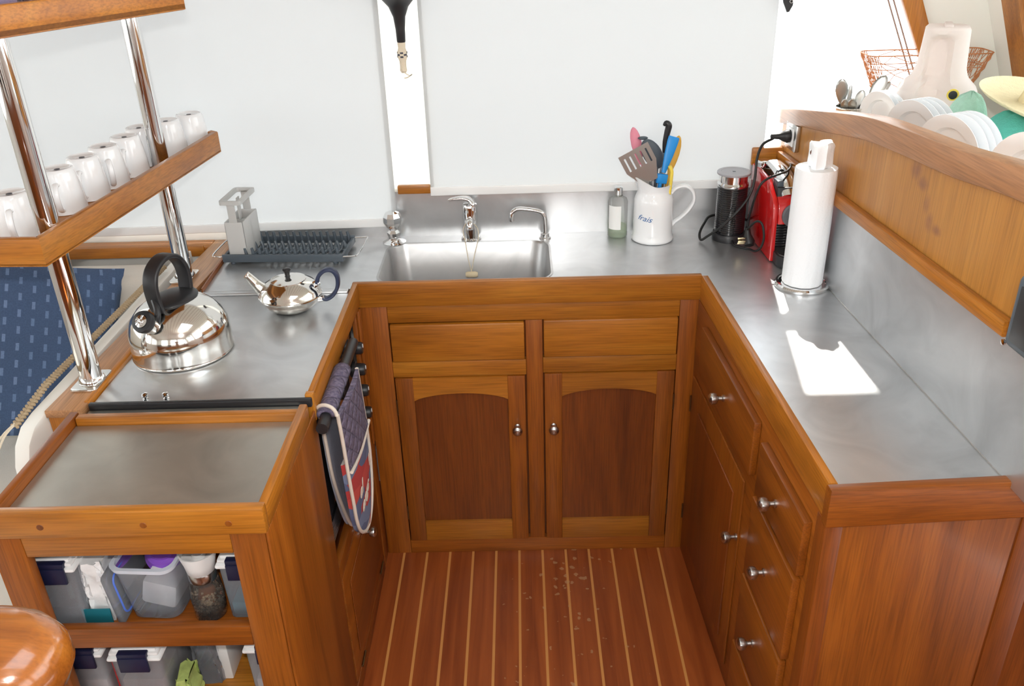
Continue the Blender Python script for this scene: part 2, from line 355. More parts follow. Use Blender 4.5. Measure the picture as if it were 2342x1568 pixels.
# sole: teak boards with light holly seams, worn flecks
def sole_mat():
    mt, N, L, b = pbsdf('teak_and_holly_sole')
    base = W['red_y']; t = N.new('ShaderNodeTexCoord'); s = N.new('ShaderNodeSeparateXYZ'); L.new(t.outputs['Object'], s.inputs[0])
    def math_(op, a, v=None, **k):
        n = N.new('ShaderNodeMath'); n.operation = op
        if hasattr(a, 'links'): L.new(a, n.inputs[0])
        else: n.inputs[0].default_value = a
        if v is not None:
            if hasattr(v, 'links'): L.new(v, n.inputs[1])
            else: n.inputs[1].default_value = v
        return n.outputs[0]
    u = math_('ADD', s.outputs[0], .385 + .0706 * 100 + .0353); u = math_('DIVIDE', u, .0706)
    fr = math_('FRACT', u); dd = math_('ABSOLUTE', math_('SUBTRACT', fr, .5)); seam = math_('LESS_THAN', dd, .050)
    fl = math_('FLOOR', u)
    inx = math_('LESS_THAN', math_('ABSOLUTE', math_('SUBTRACT', s.outputs[0], .0035)), .40); seam = math_('MULTIPLY', seam, inx)
    cx = N.new('ShaderNodeCombineXYZ'); L.new(math_('MULTIPLY', s.outputs[0], 30), cx.inputs[0]); L.new(math_('MULTIPLY', s.outputs[1], 2.0), cx.inputs[1]); L.new(math_('MULTIPLY', fl, 3.7), cx.inputs[2])
    n = N.new('ShaderNodeTexNoise'); n.inputs['Scale'].default_value = 1; n.inputs['Detail'].default_value = 4; n.inputs['Distortion'].default_value = .6
    L.new(cx.outputs[0], n.inputs['Vector'])
    rp = N.new('ShaderNodeValToRGB'); rp.color_ramp.elements[0].position = .3; rp.color_ramp.elements[0].color = (.21, .042, .008, 1)
    rp.color_ramp.elements[1].position = .72; rp.color_ramp.elements[1].color = (.37, .090, .018, 1); L.new(n.outputs['Fac'], rp.inputs[0])
    mx = N.new('ShaderNodeMix'); mx.data_type = 'RGBA'; L.new(seam, mx.inputs['Factor']); L.new(rp.outputs[0], mx.inputs['A']); mx.inputs['B'].default_value = (.60, .27, .075, 1)
    # worn flecks, gathered in the walked-on middle
    v = N.new('ShaderNodeTexVoronoi'); v.inputs['Scale'].default_value = 34
    nd = N.new('ShaderNodeTexNoise'); nd.inputs['Scale'].default_value = 60; L.new(t.outputs['Object'], nd.inputs['Vector'])
    va = N.new('ShaderNodeVectorMath'); va.operation = 'MULTIPLY_ADD'; L.new(nd.outputs['Color'], va.inputs[0]); va.inputs[1].default_value = (.02, .02, .02); L.new(t.outputs['Object'], va.inputs[2])
    L.new(va.outputs[0], v.inputs['Vector'])
    n3 = N.new('ShaderNodeTexNoise'); n3.inputs['Scale'].default_value = 4.0; L.new(t.outputs['Object'], n3.inputs['Vector'])
    sz = math_('MULTIPLY', math_('GREATER_THAN', n3.outputs['Fac'], .53), .0)
    cxd = math_('SUBTRACT', 1.0, math_('MULTIPLY', math_('ABSOLUTE', math_('SUBTRACT', s.outputs[0], .12)), 3.2)); cxd = math_('MAXIMUM', cxd, 0)
    th = math_('MULTIPLY', math_('MULTIPLY', cxd, n3.outputs['Fac']), .42)
    sx = N.new('ShaderNodeSeparateColor'); L.new(v.outputs['Color'], sx.inputs[0])
    th = math_('MULTIPLY', th, math_('GREATER_THAN', sx.outputs[0], .3))
    fk = math_('MULTIPLY', math_('LESS_THAN', v.outputs['Distance'], th), .55)
    m2 = N.new('ShaderNodeMix'); m2.data_type = 'RGBA'; L.new(fk, m2.inputs['Factor']); L.new(mx.outputs['Result'], m2.inputs['A']); m2.inputs['B'].default_value = (.50, .30, .15, 1)
    L.new(m2.outputs['Result'], b.inputs['Base Color'])
    b.inputs['Roughness'].default_value = .36; b.inputs['Coat Weight'].default_value = .25; b.inputs['Coat Roughness'].default_value = .2
    return mt
def pillow_mat():
    mt, N, L, b = pbsdf('blue_dashed_fabric')
    t = N.new('ShaderNodeTexCoord'); mp = N.new('ShaderNodeMapping'); mp.inputs['Rotation'].default_value = (0, 0, PI / 2); L.new(t.outputs['Object'], mp.inputs[0])
    br = N.new('ShaderNodeTexBrick'); br.inputs['Scale'].default_value = 1.0
    br.offset = .5; br.inputs['Brick Width'].default_value = .044; br.inputs['Row Height'].default_value = .032; br.inputs['Mortar Size'].default_value = .0125; br.inputs['Mortar Smooth'].default_value = .1
    # dashes: shrink bricks strongly
    br.inputs['Color1'].default_value = (.12, .19, .34, 1); br.inputs['Color2'].default_value = (.15, .22, .38, 1); br.inputs['Mortar'].default_value = (.055, .095, .185, 1)
    br.inputs['Mortar Size'].default_value = .0128
    L.new(mp.outputs[0], br.inputs['Vector'])
    n = N.new('ShaderNodeTexNoise'); n.inputs['Scale'].default_value = 260; L.new(t.outputs['Object'], n.inputs['Vector'])
    vs = N.new('ShaderNodeVectorMath'); vs.operation = 'SCALE'; mr = N.new('ShaderNodeMapRange'); mr.inputs[3].default_value = .75; mr.inputs[4].default_value = 1.3; L.new(n.outputs['Fac'], mr.inputs[0])
    L.new(br.outputs[0], vs.inputs[0]); L.new(mr.outputs[0], vs.inputs['Scale']); L.new(vs.outputs[0], b.inputs['Base Color']); b.inputs['Roughness'].default_value = .95
    return mt
def quilt_mat():
    mt, N, L, b = pbsdf('quilted_cotton')
    t = N.new('ShaderNodeTexCoord'); s = N.new('ShaderNodeSeparateXYZ'); L.new(t.outputs['Object'], s.inputs[0])
    a = N.new('ShaderNodeMath'); a.operation = 'ADD'; L.new(s.outputs[1], a.inputs[0]); L.new(s.outputs[2], a.inputs[1])
    d = N.new('ShaderNodeMath'); d.operation = 'SUBTRACT'; L.new(s.outputs[1], d.inputs[0]); L.new(s.outputs[2], d.inputs[1])
    outs = []
    for q in (a, d):
        m_ = N.new('ShaderNodeMath'); m_.operation = 'MULTIPLY'; m_.inputs[1].default_value = 2 * PI / .09; L.new(q.outputs[0], m_.inputs[0])
        sn = N.new('ShaderNodeMath'); sn.operation = 'SINE'; L.new(m_.outputs[0], sn.inputs[0]); ab = N.new('ShaderNodeMath'); ab.operation = 'ABSOLUTE'; L.new(sn.outputs[0], ab.inputs[0]); outs.append(ab)
    mn = N.new('ShaderNodeMath'); mn.operation = 'MINIMUM'; L.new(outs[0].outputs[0], mn.inputs[0]); L.new(outs[1].outputs[0], mn.inputs[1])
    pw = N.new('ShaderNodeMath'); pw.operation = 'POWER'; pw.inputs[1].default_value = .4; L.new(mn.outputs[0], pw.inputs[0])
    bp = N.new('ShaderNodeBump'); bp.inputs['Strength'].default_value = .9; bp.inputs['Distance'].default_value = .006; L.new(pw.outputs[0], bp.inputs['Height']); L.new(bp.outputs[0], b.inputs['Normal'])
    n = N.new('ShaderNodeTexNoise'); n.inputs['Scale'].default_value = 160; L.new(t.outputs['Object'], n.inputs['Vector'])
    rp = N.new('ShaderNodeValToRGB'); rp.color_ramp.elements[0].position = .35; rp.color_ramp.elements[0].color = (.085, .07, .12, 1); rp.color_ramp.elements[1].position = .65; rp.color_ramp.elements[1].color = (.17, .14, .20, 1)
    L.new(n.outputs['Fac'], rp.inputs[0]); L.new(rp.outputs[0], b.inputs['Base Color']); b.inputs['Roughness'].default_value = .95
    return mt
def print_mat():
    mt, N, L, b = pbsdf('printed_cotton')
    t = N.new('ShaderNodeTexCoord'); v = N.new('ShaderNodeTexVoronoi'); v.inputs['Scale'].default_value = 22
    mp = N.new('ShaderNodeMapping'); mp.inputs['Scale'].default_value = (1, .6, 1.5); mp.inputs['Rotation'].default_value = (.5, 0, 0); L.new(t.outputs['Object'], mp.inputs[0]); L.new(mp.outputs[0], v.inputs['Vector'])
    s = N.new('ShaderNodeSeparateColor'); L.new(v.outputs['Color'], s.inputs[0])
    rp = N.new('ShaderNodeValToRGB'); rp.color_ramp.interpolation = 'CONSTANT'
    E = rp.color_ramp.elements; E[0].position = 0; E[0].color = (.42, .04, .04, 1); E[1].position = .35; E[1].color = (.10, .12, .22, 1)
    for p, c in ((.6, (.16, .2, .32, 1)), (.78, (.50, .06, .05, 1)), (.9, (.52, .46, .42, 1))):
        e = E.new(p); e.color = c
    L.new(s.outputs[0], rp.inputs[0]); L.new(rp.outputs[0], b.inputs['Base Color']); b.inputs['Roughness'].default_value = .95
    return mt
QUILT = quilt_mat(); PRINT = print_mat()

# ================================================================ SETTING
YW = 2.462
struct('floor', bx(-2.9, 1.9, -1.7, 2.6, -.05, 0), sole_mat(), smooth=0)
# ceiling with an unseen opening added to give top light on the counters
bm = B(); ZC = 2.12
box(bm, -2.9, 1.9, 1.15, 2.6, ZC, ZC + .04); box(bm, -2.9, 1.9, -1.7, .45, ZC, ZC + .04)
box(bm, -2.9, -.35, .45, 1.15, ZC, ZC + .04); box(bm, .35, 1.9, .45, 1.15, ZC, ZC + .04)
struct('ceiling', bm, CEIL, smooth=0)
# back wall: outline with one long glazed opening; the right jamb leans
bm = B(); T = .03
box(bm, -2.9, -.372, YW, YW + T, 0, .935); box(bm, -.372, 1.9, YW, YW + T, 0, 1.04)
box(bm, -2.9, -1.95, YW, YW + T, .935, 2.12); box(bm, -1.95, 1.9, YW, YW + T, 2.03, 2.12)
M = axes((0, YW + T, 0), (1, 0, 0), (0, 0, 1))
prism(bm, [(1.235, 1.04), (1.9, 1.04), (1.9, 2.03), (.86, 2.03), (1.035, 1.55)], T, M)
box(bm, .35, 1.10, YW, YW + T, 1.59, 1.66); box(bm, .835, 1.12, YW, YW + T, 1.64, 2.05)
struct('wall_back', bm, CREAMW, smooth=0)
g = bx(-1.95, 1.3, YW + .012, YW + .016, .935, 2.03); struct('window_1', g, GLASS, smooth=0)
struct('gap_diffuser', bx(-.378, -.25, YW - .004, YW + .001, .96, 2.05), DIFFUSERP, smooth=0)  # made-up translucent strip: softens sun through the blind gap and keeps it bright
# leaning teak jamb of the back window
M = axes((0, YW, 0), (1, 0, 0), (0, 0, 1))
bm = prism(B(), [(1.165, 1.20), (1.215, 1.14), (1.063, 1.512), (1.0, 1.72), (.955, 1.72), (1.012, 1.513)][0:1] + [(1.235, 1.20), (1.100, 1.43), (1.063, 1.512), (1.0, 1.72), (.955, 1.72), (1.010, 1.513)], .022, M, .003)
struct('trim_1', bm, W['honey_z'])
bm = B()
for k, o_ in enumerate((.012, .026)):
    cyl(bm, (1.150 - o_, YW - .006, 1.20), (.998 - o_, YW - .006, 1.525), .0022, 8)
struct('trim_2', bm, mat('bronze_channel', (.30, .2, .16), .5))
# wooden sills under the window
struct('trim_3', bx(-.357, -.262, 2.438, 2.455, 1.027, 1.052, .003), W['honey_x'])
struct('trim_4', bx(.655, .765, 2.436, 2.4615, 1.085, 1.135, .004), W['honey_x'])
struct('trim_5', bx(.655, .765, 2.448, 2.4615, 1.03, 1.0845, .002), W['teak_x'])
# right side: leaning cabin side with its own window
def XR(z): return 1.24 - .38 * (z - 1.51)
bm = B(); n = Vector((1, 0, .38)).normalized()
def wallquad(bm, y0, y1, z0, z1, t=.03, off=0):
    vs = []
    for (y, z) in ((y0, z0), (y1, z0), (y1, z1), (y0, z1)): vs.append(Vector((XR(z), y, z)) + n * off)
    a = [bm.verts.new(v) for v in vs]; b = [bm.verts.new(v + n * t) for v in vs]
    bm.faces.new(a[::-1]); bm.faces.new(b)
    for i in range(4): bm.faces.new((a[i], a[(i + 1) % 4], b[(i + 1) % 4], b[i]))
wallquad(bm, 2.24, 2.4615, 0.2, 2.118); wallquad(bm, -1.7, 2.24, .2, 1.24); wallquad(bm, -1.7, 2.24, 1.98, 2.118)
for a, b_ in ((-.1, .1), (-1.7, -1.2), (1.1, 1.18)): wallquad(bm, a, b_, 1.24, 1.98)
struct('wall_right', bm, CREAMW, smooth=0)
bm = B(); wallquad(bm, -1.2, 2.24, 1.24, 1.98, .004, .012); struct('window_2', bm, GLASS, smooth=0)
bm = B(); wallquad(bm, 2.26, 2.345, 1.335, 2.10, .018, -.019); struct('trim_6', bm, W['honey_z'], smooth=0)
bm = B(); wallquad(bm, 2.36, 2.43, 1.265, 1.292, .02, -.022); struct('trim_7', bm, W['teak_y'], smooth=0)
# left and rear walls with windows
bm = B()
box(bm, -2.9, -2.87, -1.7, 2.46, 0, 1.1); box(bm, -2.9, -2.87, -1.7, 2.46, 1.9, 2.12)
for a in (-1.7, -.4, 1.0, 2.3): box(bm, -2.9, -2.87, a, a + .16, 1.1, 1.9)
struct('wall_left', bm, CREAMW, smooth=0)
struct('window_3', bx(-2.888, -2.884, -1.6, 2.4, 1.1, 1.9), GLASS, smooth=0)
bm = B()
box(bm, -2.87, 1.9, -1.7, -1.67, 0, .95); box(bm, -2.87, 1.9, -1.7, -1.67, 1.95, 2.12)
for a, b_ in ((-2.87, -2.1), (-1.3, -.85), (-.12, .12), (.85, 1.0), (1.6, 1.9)): box(bm, a, b_, -1.7, -1.67, .95, 1.95)
box(bm, -2.87, 1.9, -1.7, -1.67, .95, 1.15)
struct('wall_rear', bm, CREAMW, smooth=0)
struct('trim_9', bx(-2.86, 1.6, -1.668, -1.65, 0, .93), W['teak_z'], smooth=0)
struct('window_4', bx(-2.3, 1.7, -1.688, -1.684, .95, 1.95), GLASS, smooth=0)

# roller blinds
def blind(x0, x1, z0, y, label, dz=0):
    t = thing('roller_blind', label, 'blind', ((x0 + x1) / 2, y, z0))
    n = 60; bm = B(); top = []; bot = []
    vs = []
    for i in range(n + 1):
        x = x0 + (x1 - x0) * i / n; yy = y + .0012 * math.sin(i * .9) * 0
        zb = z0 + dz * (x1 - x) / (x1 - x0)
        vs.append((bm.verts.new((x, yy, zb + .022)), bm.verts.new((x, yy, 2.05))))
    for a, b in zip(vs, vs[1:]): bm.faces.new((a[0], b[0], b[1], a[1]))
    obj('blind_cloth', bm, BLIND, t, True)
    bm = B(); sec = rrect(-.004, .004, -.013, .013, .003, 3)
    tube(bm, [(x0, y, z0 + dz + .013), (x1, y, z0 + .013)], 1, sec=[(b, a) for a, b in sec], up=(0, 0, 1))
    obj('bottom_bar', bm, WPLAST, t, True)
    bm = B(); cyl(bm, (x0, y + .0, 2.075), (x1, y, 2.075), .024, 20); obj('roller_tube', bm, WPLAST, t, True)
    return t
blind(-1.72, -.366, .928, 2.446, 'wide off-white roller blind left of the white gap, above the dish rack and mugs', -.012)
blind(-.262, .688, 1.018, 2.446, 'off-white roller blind hanging above the sink taps and white jug')

# ================================================================ WORKTOP
ZT = .893; ZF = .903
wt = thing('worktop', 'stainless steel worktop with teak edging, sink and splashback', 'worktop', (.1, 2.1, ZT))
RM = Matrix.Translation((.5041, 1.175, 0)) @ Matrix.Rotation(.0497, 4, 'Z')     # frame of the right-hand counter
def RL(x, y, z=0): return RM @ Vector((x, y, z))
S0 = rrect(-.386, .074, 2.104, 2.392, .05, 8)
bm = B()
outer = [(-.832, 2.072), (-.448, 2.072), (-.448, 2.098), (.462, 2.098)]
outer += [tuple(RL(.014, .014)[:2]), tuple(RL(.298, .014)[:2]), tuple(RL(.298, 1.284)[:2]), (-.845, 2.455)]
vo = [bm.verts.new((x, y, ZT)) for x, y in outer]; eo = [bm.edges.new((vo[i], vo[(i + 1) % len(vo)])) for i in range(len(vo))]
vi = [bm.verts.new((x, y, ZT)) for x, y in S0]; ei = [bm.edges.new((vi[i], vi[(i + 1) % len(vi)])) for i in range(len(vi))]
bmesh.ops.triangle_fill(bm, edges=eo + ei, use_beauty=True)
ret = bmesh.ops.extrude_face_region(bm, geom=bm.faces[:]); bmesh.ops.translate(bm, verts=[v for v in ret['geom'] if isinstance(v, bmesh.types.BMVert)], vec=(0, 0, -.012))
obj('steel_top', bm, STEEL, wt, True, smooth=20)
# sink basin
def inset_loop(d, z, r):
    return [(x, y, z) for x, y in rrect(-.386 + d, .074 - d, 2.104 + d, 2.392 - d, max(.05 - d * .2, .01) if r is None else r, 8)]
bm = B()
loft(bm, [inset_loop(-.006, ZT + .0008, .056), inset_loop(0, ZT + .0005, .05), inset_loop(.004, ZT - .006, .048), inset_loop(.012, ZT - .12, .05), inset_loop(.022, ZT - .150, .05), inset_loop(.05, ZT - .162, .04)], False, True)
sk = obj('sink_basin', bm, STEELD, wt, True, smooth=50)
bm = lathe(B(), [(0, .001), (.012, .001), (.014, .003), (.03, .004), (.036, .002), (.036, -.002)], 28, Matrix.Translation((-.155, 2.25, ZT - .161)))
obj('drain', bm, CHROME, sk).location = (0, 0, 0)
sk.children[0].data.transform(root_inv(wt))
# splashbacks
obj('back_splash', box(bx(-.86, -.372, 2.4535, 2.4585, ZT, .938), -.372, .752, 2.4535, 2.4585, ZT, 1.029), STEEL, wt, True, label='steel splash strip behind the taps')
M = RM @ axes((.300, 0, 0), (0, 1, 0), (0, 0, 1))
obj('side_splash', prism(B(), [(-.05, ZT - .002), (1.272, ZT - .002), (1.272, 1.100), (-.05, 1.130)], -.004, M), STEEL, wt, True, label='tall steel splash panel below the wooden bulkhead')
bm = tube(B(), [RL(.298, .014, ZT + .001), RL(.298, 1.27, ZT + .001)], .0028, 8); obj('weld_bead', bm, NICKEL, wt, True)
# fiddle rails
obj('fiddle_rail', bx(-.446, .462, 2.082, 2.098, .833, ZF, .003), W['honey_x'], wt, True)
bm = B(); sec = [(x, z) for x, z in rrect(-.017, .0, .832, ZF, .003, 2)]
def railprism(pts, x0, x1, name, mt, z0=.832, z1=ZF, parent=wt, bev=.003, M=None):
    pass
bm = prism(B(), [tuple(RL(-.003, 0.012)[:2]), tuple(RL(.0135, .012)[:2]), (.4765, 2.081), (.460, 2.081)], ZF - .832, Matrix.Translation((0, 0, .832)), .003)
obj('fiddle_rail', bm, W['honey_y'], wt, True)
bm = prism(B(), [tuple(RL(-.006, -.010)[:2]), tuple(RL(.42, -.010)[:2]), tuple(RL(.42, .0115)[:2]), tuple(RL(-.006, .0115)[:2])], ZF - .825, Matrix.Translation((0, 0, .825)), .004)
obj('fiddle_rail', bm, W['teak_x'], wt, True)
# left inner edging of the ledge beside the steel
obj('edge_trim', prism(B(), [(-.832, 2.07), (-.8345, 2.07), (-.853, 2.44), (-.846, 2.44)], .03, Matrix.Translation((0, 0, .875)), 0), W['teak_y'], wt, True)

# ================================================================ SINK CABINET
def knob_bm(c, axis):
    prof = [(.0, 0), (.0085, 0), (.0085, .003), (.005, .005), (.0045, .012), (.007, .014), (.0125, .018), (.0145, .024), (.0135, .030), (.009, .034), (0, .0355)]
    z = Vector(axis).normalized(); x = z.orthogonal().normalized(); y = z.cross(x)
    return lathe(B(), prof, 28, axes(c, x, y))
cb = thing('sink_cabinet', 'teak sink cabinet with two arched doors below the basin', 'cabinet', (.012, 2.10, 0))
YF = 2.088
def A(name, x0, x1, z0, z1, mt, y0=YF, y1=2.108, bev=.0015, par=cb, **k): return obj(name, bx(x0, x1, y0, y1, z0, z1, bev), W[mt], par, True, **k)
A('stile', -.434, -.363, 0, .833, 'teak_z'); A('stile', .411, .460, 0, .833, 'teak_z')
A('center_stile', .0025, .0475, .0505, .783, 'teak_z')
A('top_rail', -.3625, .4105, .784, .833, 'honey_x')
A('middle_rail', -.3625, .002, .618, .665, 'honey_x'); A('middle_rail', .048, .4105, .622, .670, 'honey_x')
A('base_rail', -.3625, .4105, 0, .050, 'teak_x')
A('carcass', -.43, .455, .0, .83, 'red_z', 2.1085, 2.114, 0)
A('drawer_front', -.3595, -.001, .6685, .7795, 'honey_x', 2.081, 2.106, .004); A('drawer_front', .0505, .408, .673, .7835, 'honey_x', 2.081, 2.106, .004)
def arch_door(x0, x1, z0, z1, hinge_left, par):
    s = .048; s2 = .049
    d = obj('door', bx(x0, x0 + s, 2.082, 2.104, z0, z1, .0015), W['teak_z'], par, True)
    def sub(name, bm, mt, **k):
        o = obj(name, bm, mt, par, True, **k); o.parent = d; return o
    sub('door_stile', bx(x1 - s, x1, 2.082, 2.104, z0, z1, .0015), W['teak_z'])
    a0, a1 = x0 + s, x1 - s
    zt = z1 - .072; rise = .022
    pts = [(a0, z1), (a0, zt)] + [(a0 + (a1 - a0) * i / 20, zt + rise * (1 - ((i - 10) / 10) ** 2) ** .75 if 0 < i < 20 else zt) for i in range(21)][1:-1] + [(a1, zt), (a1, z1)]
    sub('top_rail', prism(B(), pts, .0205, axes((0, 2.1035, 0), (1, 0, 0), (0, 0, 1))), W['honey_x'])
    sub('bottom_rail', bx(a0, a1, 2.083, 2.104, z0, z0 + .068, .001), W['honey_x'])
    sub('panel', bx(a0 - .004, a1 + .004, 2.0935, 2.100, z0 + .06, z1 - .03), W['red_z'])
    kx = (x1 - s / 2) if hinge_left else (x0 + s / 2)
    sub('knob', knob_bm((kx, 2.0815, .455), (0, -1, 0)), NICKEL, label='round nickel knob')
    hx = x0 - .001 if hinge_left else x1 + .001
    for zz in (.50, .135):
        sub('hinge', cyl(B(), (hx, 2.0815, zz), (hx, 2.0815, zz + .05), .0025, 10), mat('brass', (.25, .18, .09), .4, 1))
    return d
arch_door(-.359, -.0025, .0515, .616, True, cb)
arch_door(.0515, .4075, .0515, .6205, False, cb)

# ================================================================ RIGHT DRAWER CABINET (local frame: x into unit, y away)
dc = thing('drawer_cabinet', 'teak drawer unit with four drawers and a tall door on the right', 'cabinet', (.5041, 1.175, 0), .0497)
def D(name, bm, mt, par=dc, **k): return obj(name, bm, mt, par, False, **k)
D('end_panel', bx(.001, .34, .004, .018, 0, .828, .001), W['veneer_z' if 0 else 'teak_z'])
D('face_board', bx(0, .02, .0185, .912, .0, .832, .001), W['teak_y'])
D('corner_post', bx(-.0015, .03, .0, .040, 0, .826, .003), W['red_z'])
D('stile', bx(-.001, .002, .32, .35, 0, .66, .0005), W['teak_z'])
def drawer(y0, y1, z0, z1, kz, ky, name='drawer', mt='teak_y'):
    d = D(name, bx(-.017, .0, y0, y1, z0, z1, .004, 2), W[mt])
    k = D('knob', knob_bm((-.017, ky, kz), (-1, 0, 0)), NICKEL, label='round nickel knob'); k.parent = d
    return d
drawer(.353, .806, .672, .806, .735, .572)
drawer(.052, .308, .664, .790, .728, .186)
drawer(.062, .318, .442, .648, .545, .197)
drawer(.068, .326, .232, .430, .336, .208)
drawer(.075, .336, .03, .218, .12, .21)
d = D('door', bx(-.005, .0, .41, .893, .052, .614, .0015), W['teak_z'])
for nm, b_, mt in (('panel', bx(-.0105, -.004, .462, .81, .100, .548, .003), 'red_z'),):
    o = D(nm, b_, W[mt]); o.parent = d
k = D('knob', knob_bm((-.005, .418, .453), (-1, 0, 0)), NICKEL, label='round nickel knob'); k.parent = d
BR = mat('dark_brass', (.25, .18, .09), .4, 1)
for zz in (.50, .13):
    h = D('hinge', cyl(B(), (-.006, .896, zz), (-.006, .896, zz + .05), .0025, 10), BR); h.parent = d
# neighbouring teak bulkhead to the right of the unit
t = thing('partition_post', 'dark teak partition post at the far right beside the drawer unit', 'partition', tuple(RL(.40, .02, 0)), .0497)
obj('post', bx(-.055, -.005, -.015, .03, 0, .825, .003), W['red_z'], t); obj('board', bx(-.06, .42, -.012, .006, 0, 1.158, .002), W['red_z'], t)

# ================================================================ BULKHEAD above the right counter
bp = thing('low_bulkhead', 'low wooden bulkhead with curved cap between counter and dish ledge', 'partition', tuple(RL(.31, .5, .9)), .0497)
M = RM @ axes((.3015, 0, 0), (0, 1, 0), (0, 0, 1))
capz = [(-.05, 1.342), (0.0, 1.341), (.16, 1.335), (.35, 1.314), (.54, 1.302), (.72, 1.287), (.95, 1.25), (1.15, 1.219), (1.28, 1.196)]
cz = spline([(a, b, 0) for a, b in capz], 5)
pts = [(-.05, .895)] + [(1.28, .895)] + [(p.x, p.y + .01) for p in reversed(cz)]
obj('panel', prism(B(), pts, .016, M), stained(W['veneer_z']), bp, True)
up_ = [(p.x, p.y + .052 - .012 * max(0, (p.x - .9) / .4)) for p in cz]
M2 = RM @ axes((.288, 0, 0), (0, 1, 0), (0, 0, 1))
obj('cap_rail', prism(B(), [(p.x, p.y) for p in cz] + up_[::-1], .046, M2, .005), wood('cap_teak', (.30, .125, .045), (.42, .19, .075), (.50, .25, .11), 'y'), bp, True)
M3 = RM @ axes((.281, 0, 0), (0, 1, 0), (0, 0, 1))
obj('lower_trim', prism(B(), [(-.0, 1.122), (.09, 1.122), (1.262, 1.098), (1.262, 1.126), (.09, 1.150), (-.0, 1.150)][1:5], .0195, M3, .004), W['honey_y'], bp, True)
# ledge behind the bulkhead
bm = prism(B(), [tuple(RL(.336, -.6)[:2]), (1.34, .55), (1.34, 2.461), tuple(RL(.336, 1.284)[:2])], .03, Matrix.Translation((0, 0, 1.16)))
struct('trim_8', bm, CREAMW, smooth=0)

# ================================================================ LEFT LEDGE
pl = thing('side_ledge', 'long teak capped ledge with white edge left of the cooker', 'ledge', (-.92, 1.9, 0))
obj('ledge_top', prism(B(), [(-.965, 1.488), (-.890, 1.488), (-.834, 2.455), (-.915, 2.455)], .018, Matrix.Translation((0, 0, .880)), .002), wood('ledge_teak', (.30, .14, .055), (.40, .20, .09), (.48, .26, .12), 'y'), pl, True)
obj('back_ledge', bx(-1.75, -.916, 2.395, 2.455, .882, .899, .003), W['honey_x'], pl, True)
obj('ledge_lip', bx(-1.75, -.93, 2.385, 2.394, .872, .905, .003), W['honey_x'], pl, True)
# white moulded edge with rounded near corner
pts = [(1.47, .0), (1.40, .30), (1.375, .80), (1.385, .85), (1.415, .882), (1.47, .893), (2.38, .893), (2.38, 0)]
obj('white_edge', prism(B(), [(a, b) for a, b in [(1.40, 0), (1.385, .78), (1.39, .83), (1.41, .866), (1.445, .888), (1.49, .893), (2.38, .893), (2.38, 0)]], .03, axes((-.995, 0, 0), (0, 1, 0), (0, 0, 1)) @ Matrix.Identity(4), .004), CREAMW, pl, True)
obj('ledge_side', bx(-.964, -.905, 1.492, 1.51, 0, .879, .002), W['honey_z'], pl, True)

# ================================================================ COOKER
ck = thing('cooker', 'built-in cooker with flat steel lid, black oven front and side knobs', 'cooker', (-.66, 1.79, 0))
bm = bx(-.880, -.4475, 1.516, 2.040, .886, .895, .002)
obj('lid', bm, STEEL, ck, True)
obj('lid_hinge', bx(-.83, -.45, 2.044, 2.068, .885, .899, .003), STEEL, ck, True)
obj('lid_seal', bx(-.884, -.432, 1.503, 1.5145, .882, .901, .003), BLACK, ck, True)
for x in (-.775, -.733):
    bm = lathe(B(), [(0, 0), (.006, 0), (.006, .003), (.0035, .004), (.003, .007), (.0065, .009), (.006, .014), (0, .016)], 16, Matrix.Translation((x, 1.527, .895)))
    obj('lid_stud', bm, CHROME, ck, True)
obj('body', bx(-.87, -.475, 1.53, 2.04, .43, .878, .004), BLACK, ck, True)
obj('oven_glass', bx(-.4745, -.455, 1.54, 1.94, .45, .80, .004), BLACKG, ck, True)
obj('control_strip', bx(-.4745, -.452, 1.945, 2.030, .44, .85, .003), BLACKG, ck, True)
for i, (y, z) in enumerate(((1.992, .762), (1.996, .697), (2.002, .630), (2.008, .558), (1.90, .815))):
    prof = [(0, 0), (.021, 0), (.021, .008), (.017, .011), (.016, .028), (.014, .033), (0, .034)]
    kb = obj('knob', lathe(B(), prof, 20, axes((-.4515, y, z), (0, 1, 0), (0, 0, 1))), BLACK, ck, True)
    pt = obj('pointer', bx(-.4180, -.4165, y - .0015, y + .0015, z + .001, z + .011), WPLAST, ck, True); pt.parent = kb
hb = obj('handle', tube(B(), spline([(-.412, 1.478, .846), (-.412, 1.62, .846), (-.412, 1.86, .846)], 4), .0125, 14), BLACK, ck, True)
for y in (1.545, 1.80):
    o = obj('bracket', cyl(B(), (-.455, y, .79), (-.412, y, .844), .008, 10), BLACK, ck, True); o.parent = hb
bm = B()
for i in range(7): cyl(bm, (-.452, 1.56, .47 + i * .008), (-.452, 1.9, .47 + i * .008), .0016, 6)
obj('vent_grille', bm, NICKEL, ck, True)
obj('rear_strip', bx(-.883, -.45, 1.4725, 1.5015, .870, .888, .002), TRAY, ck, True)

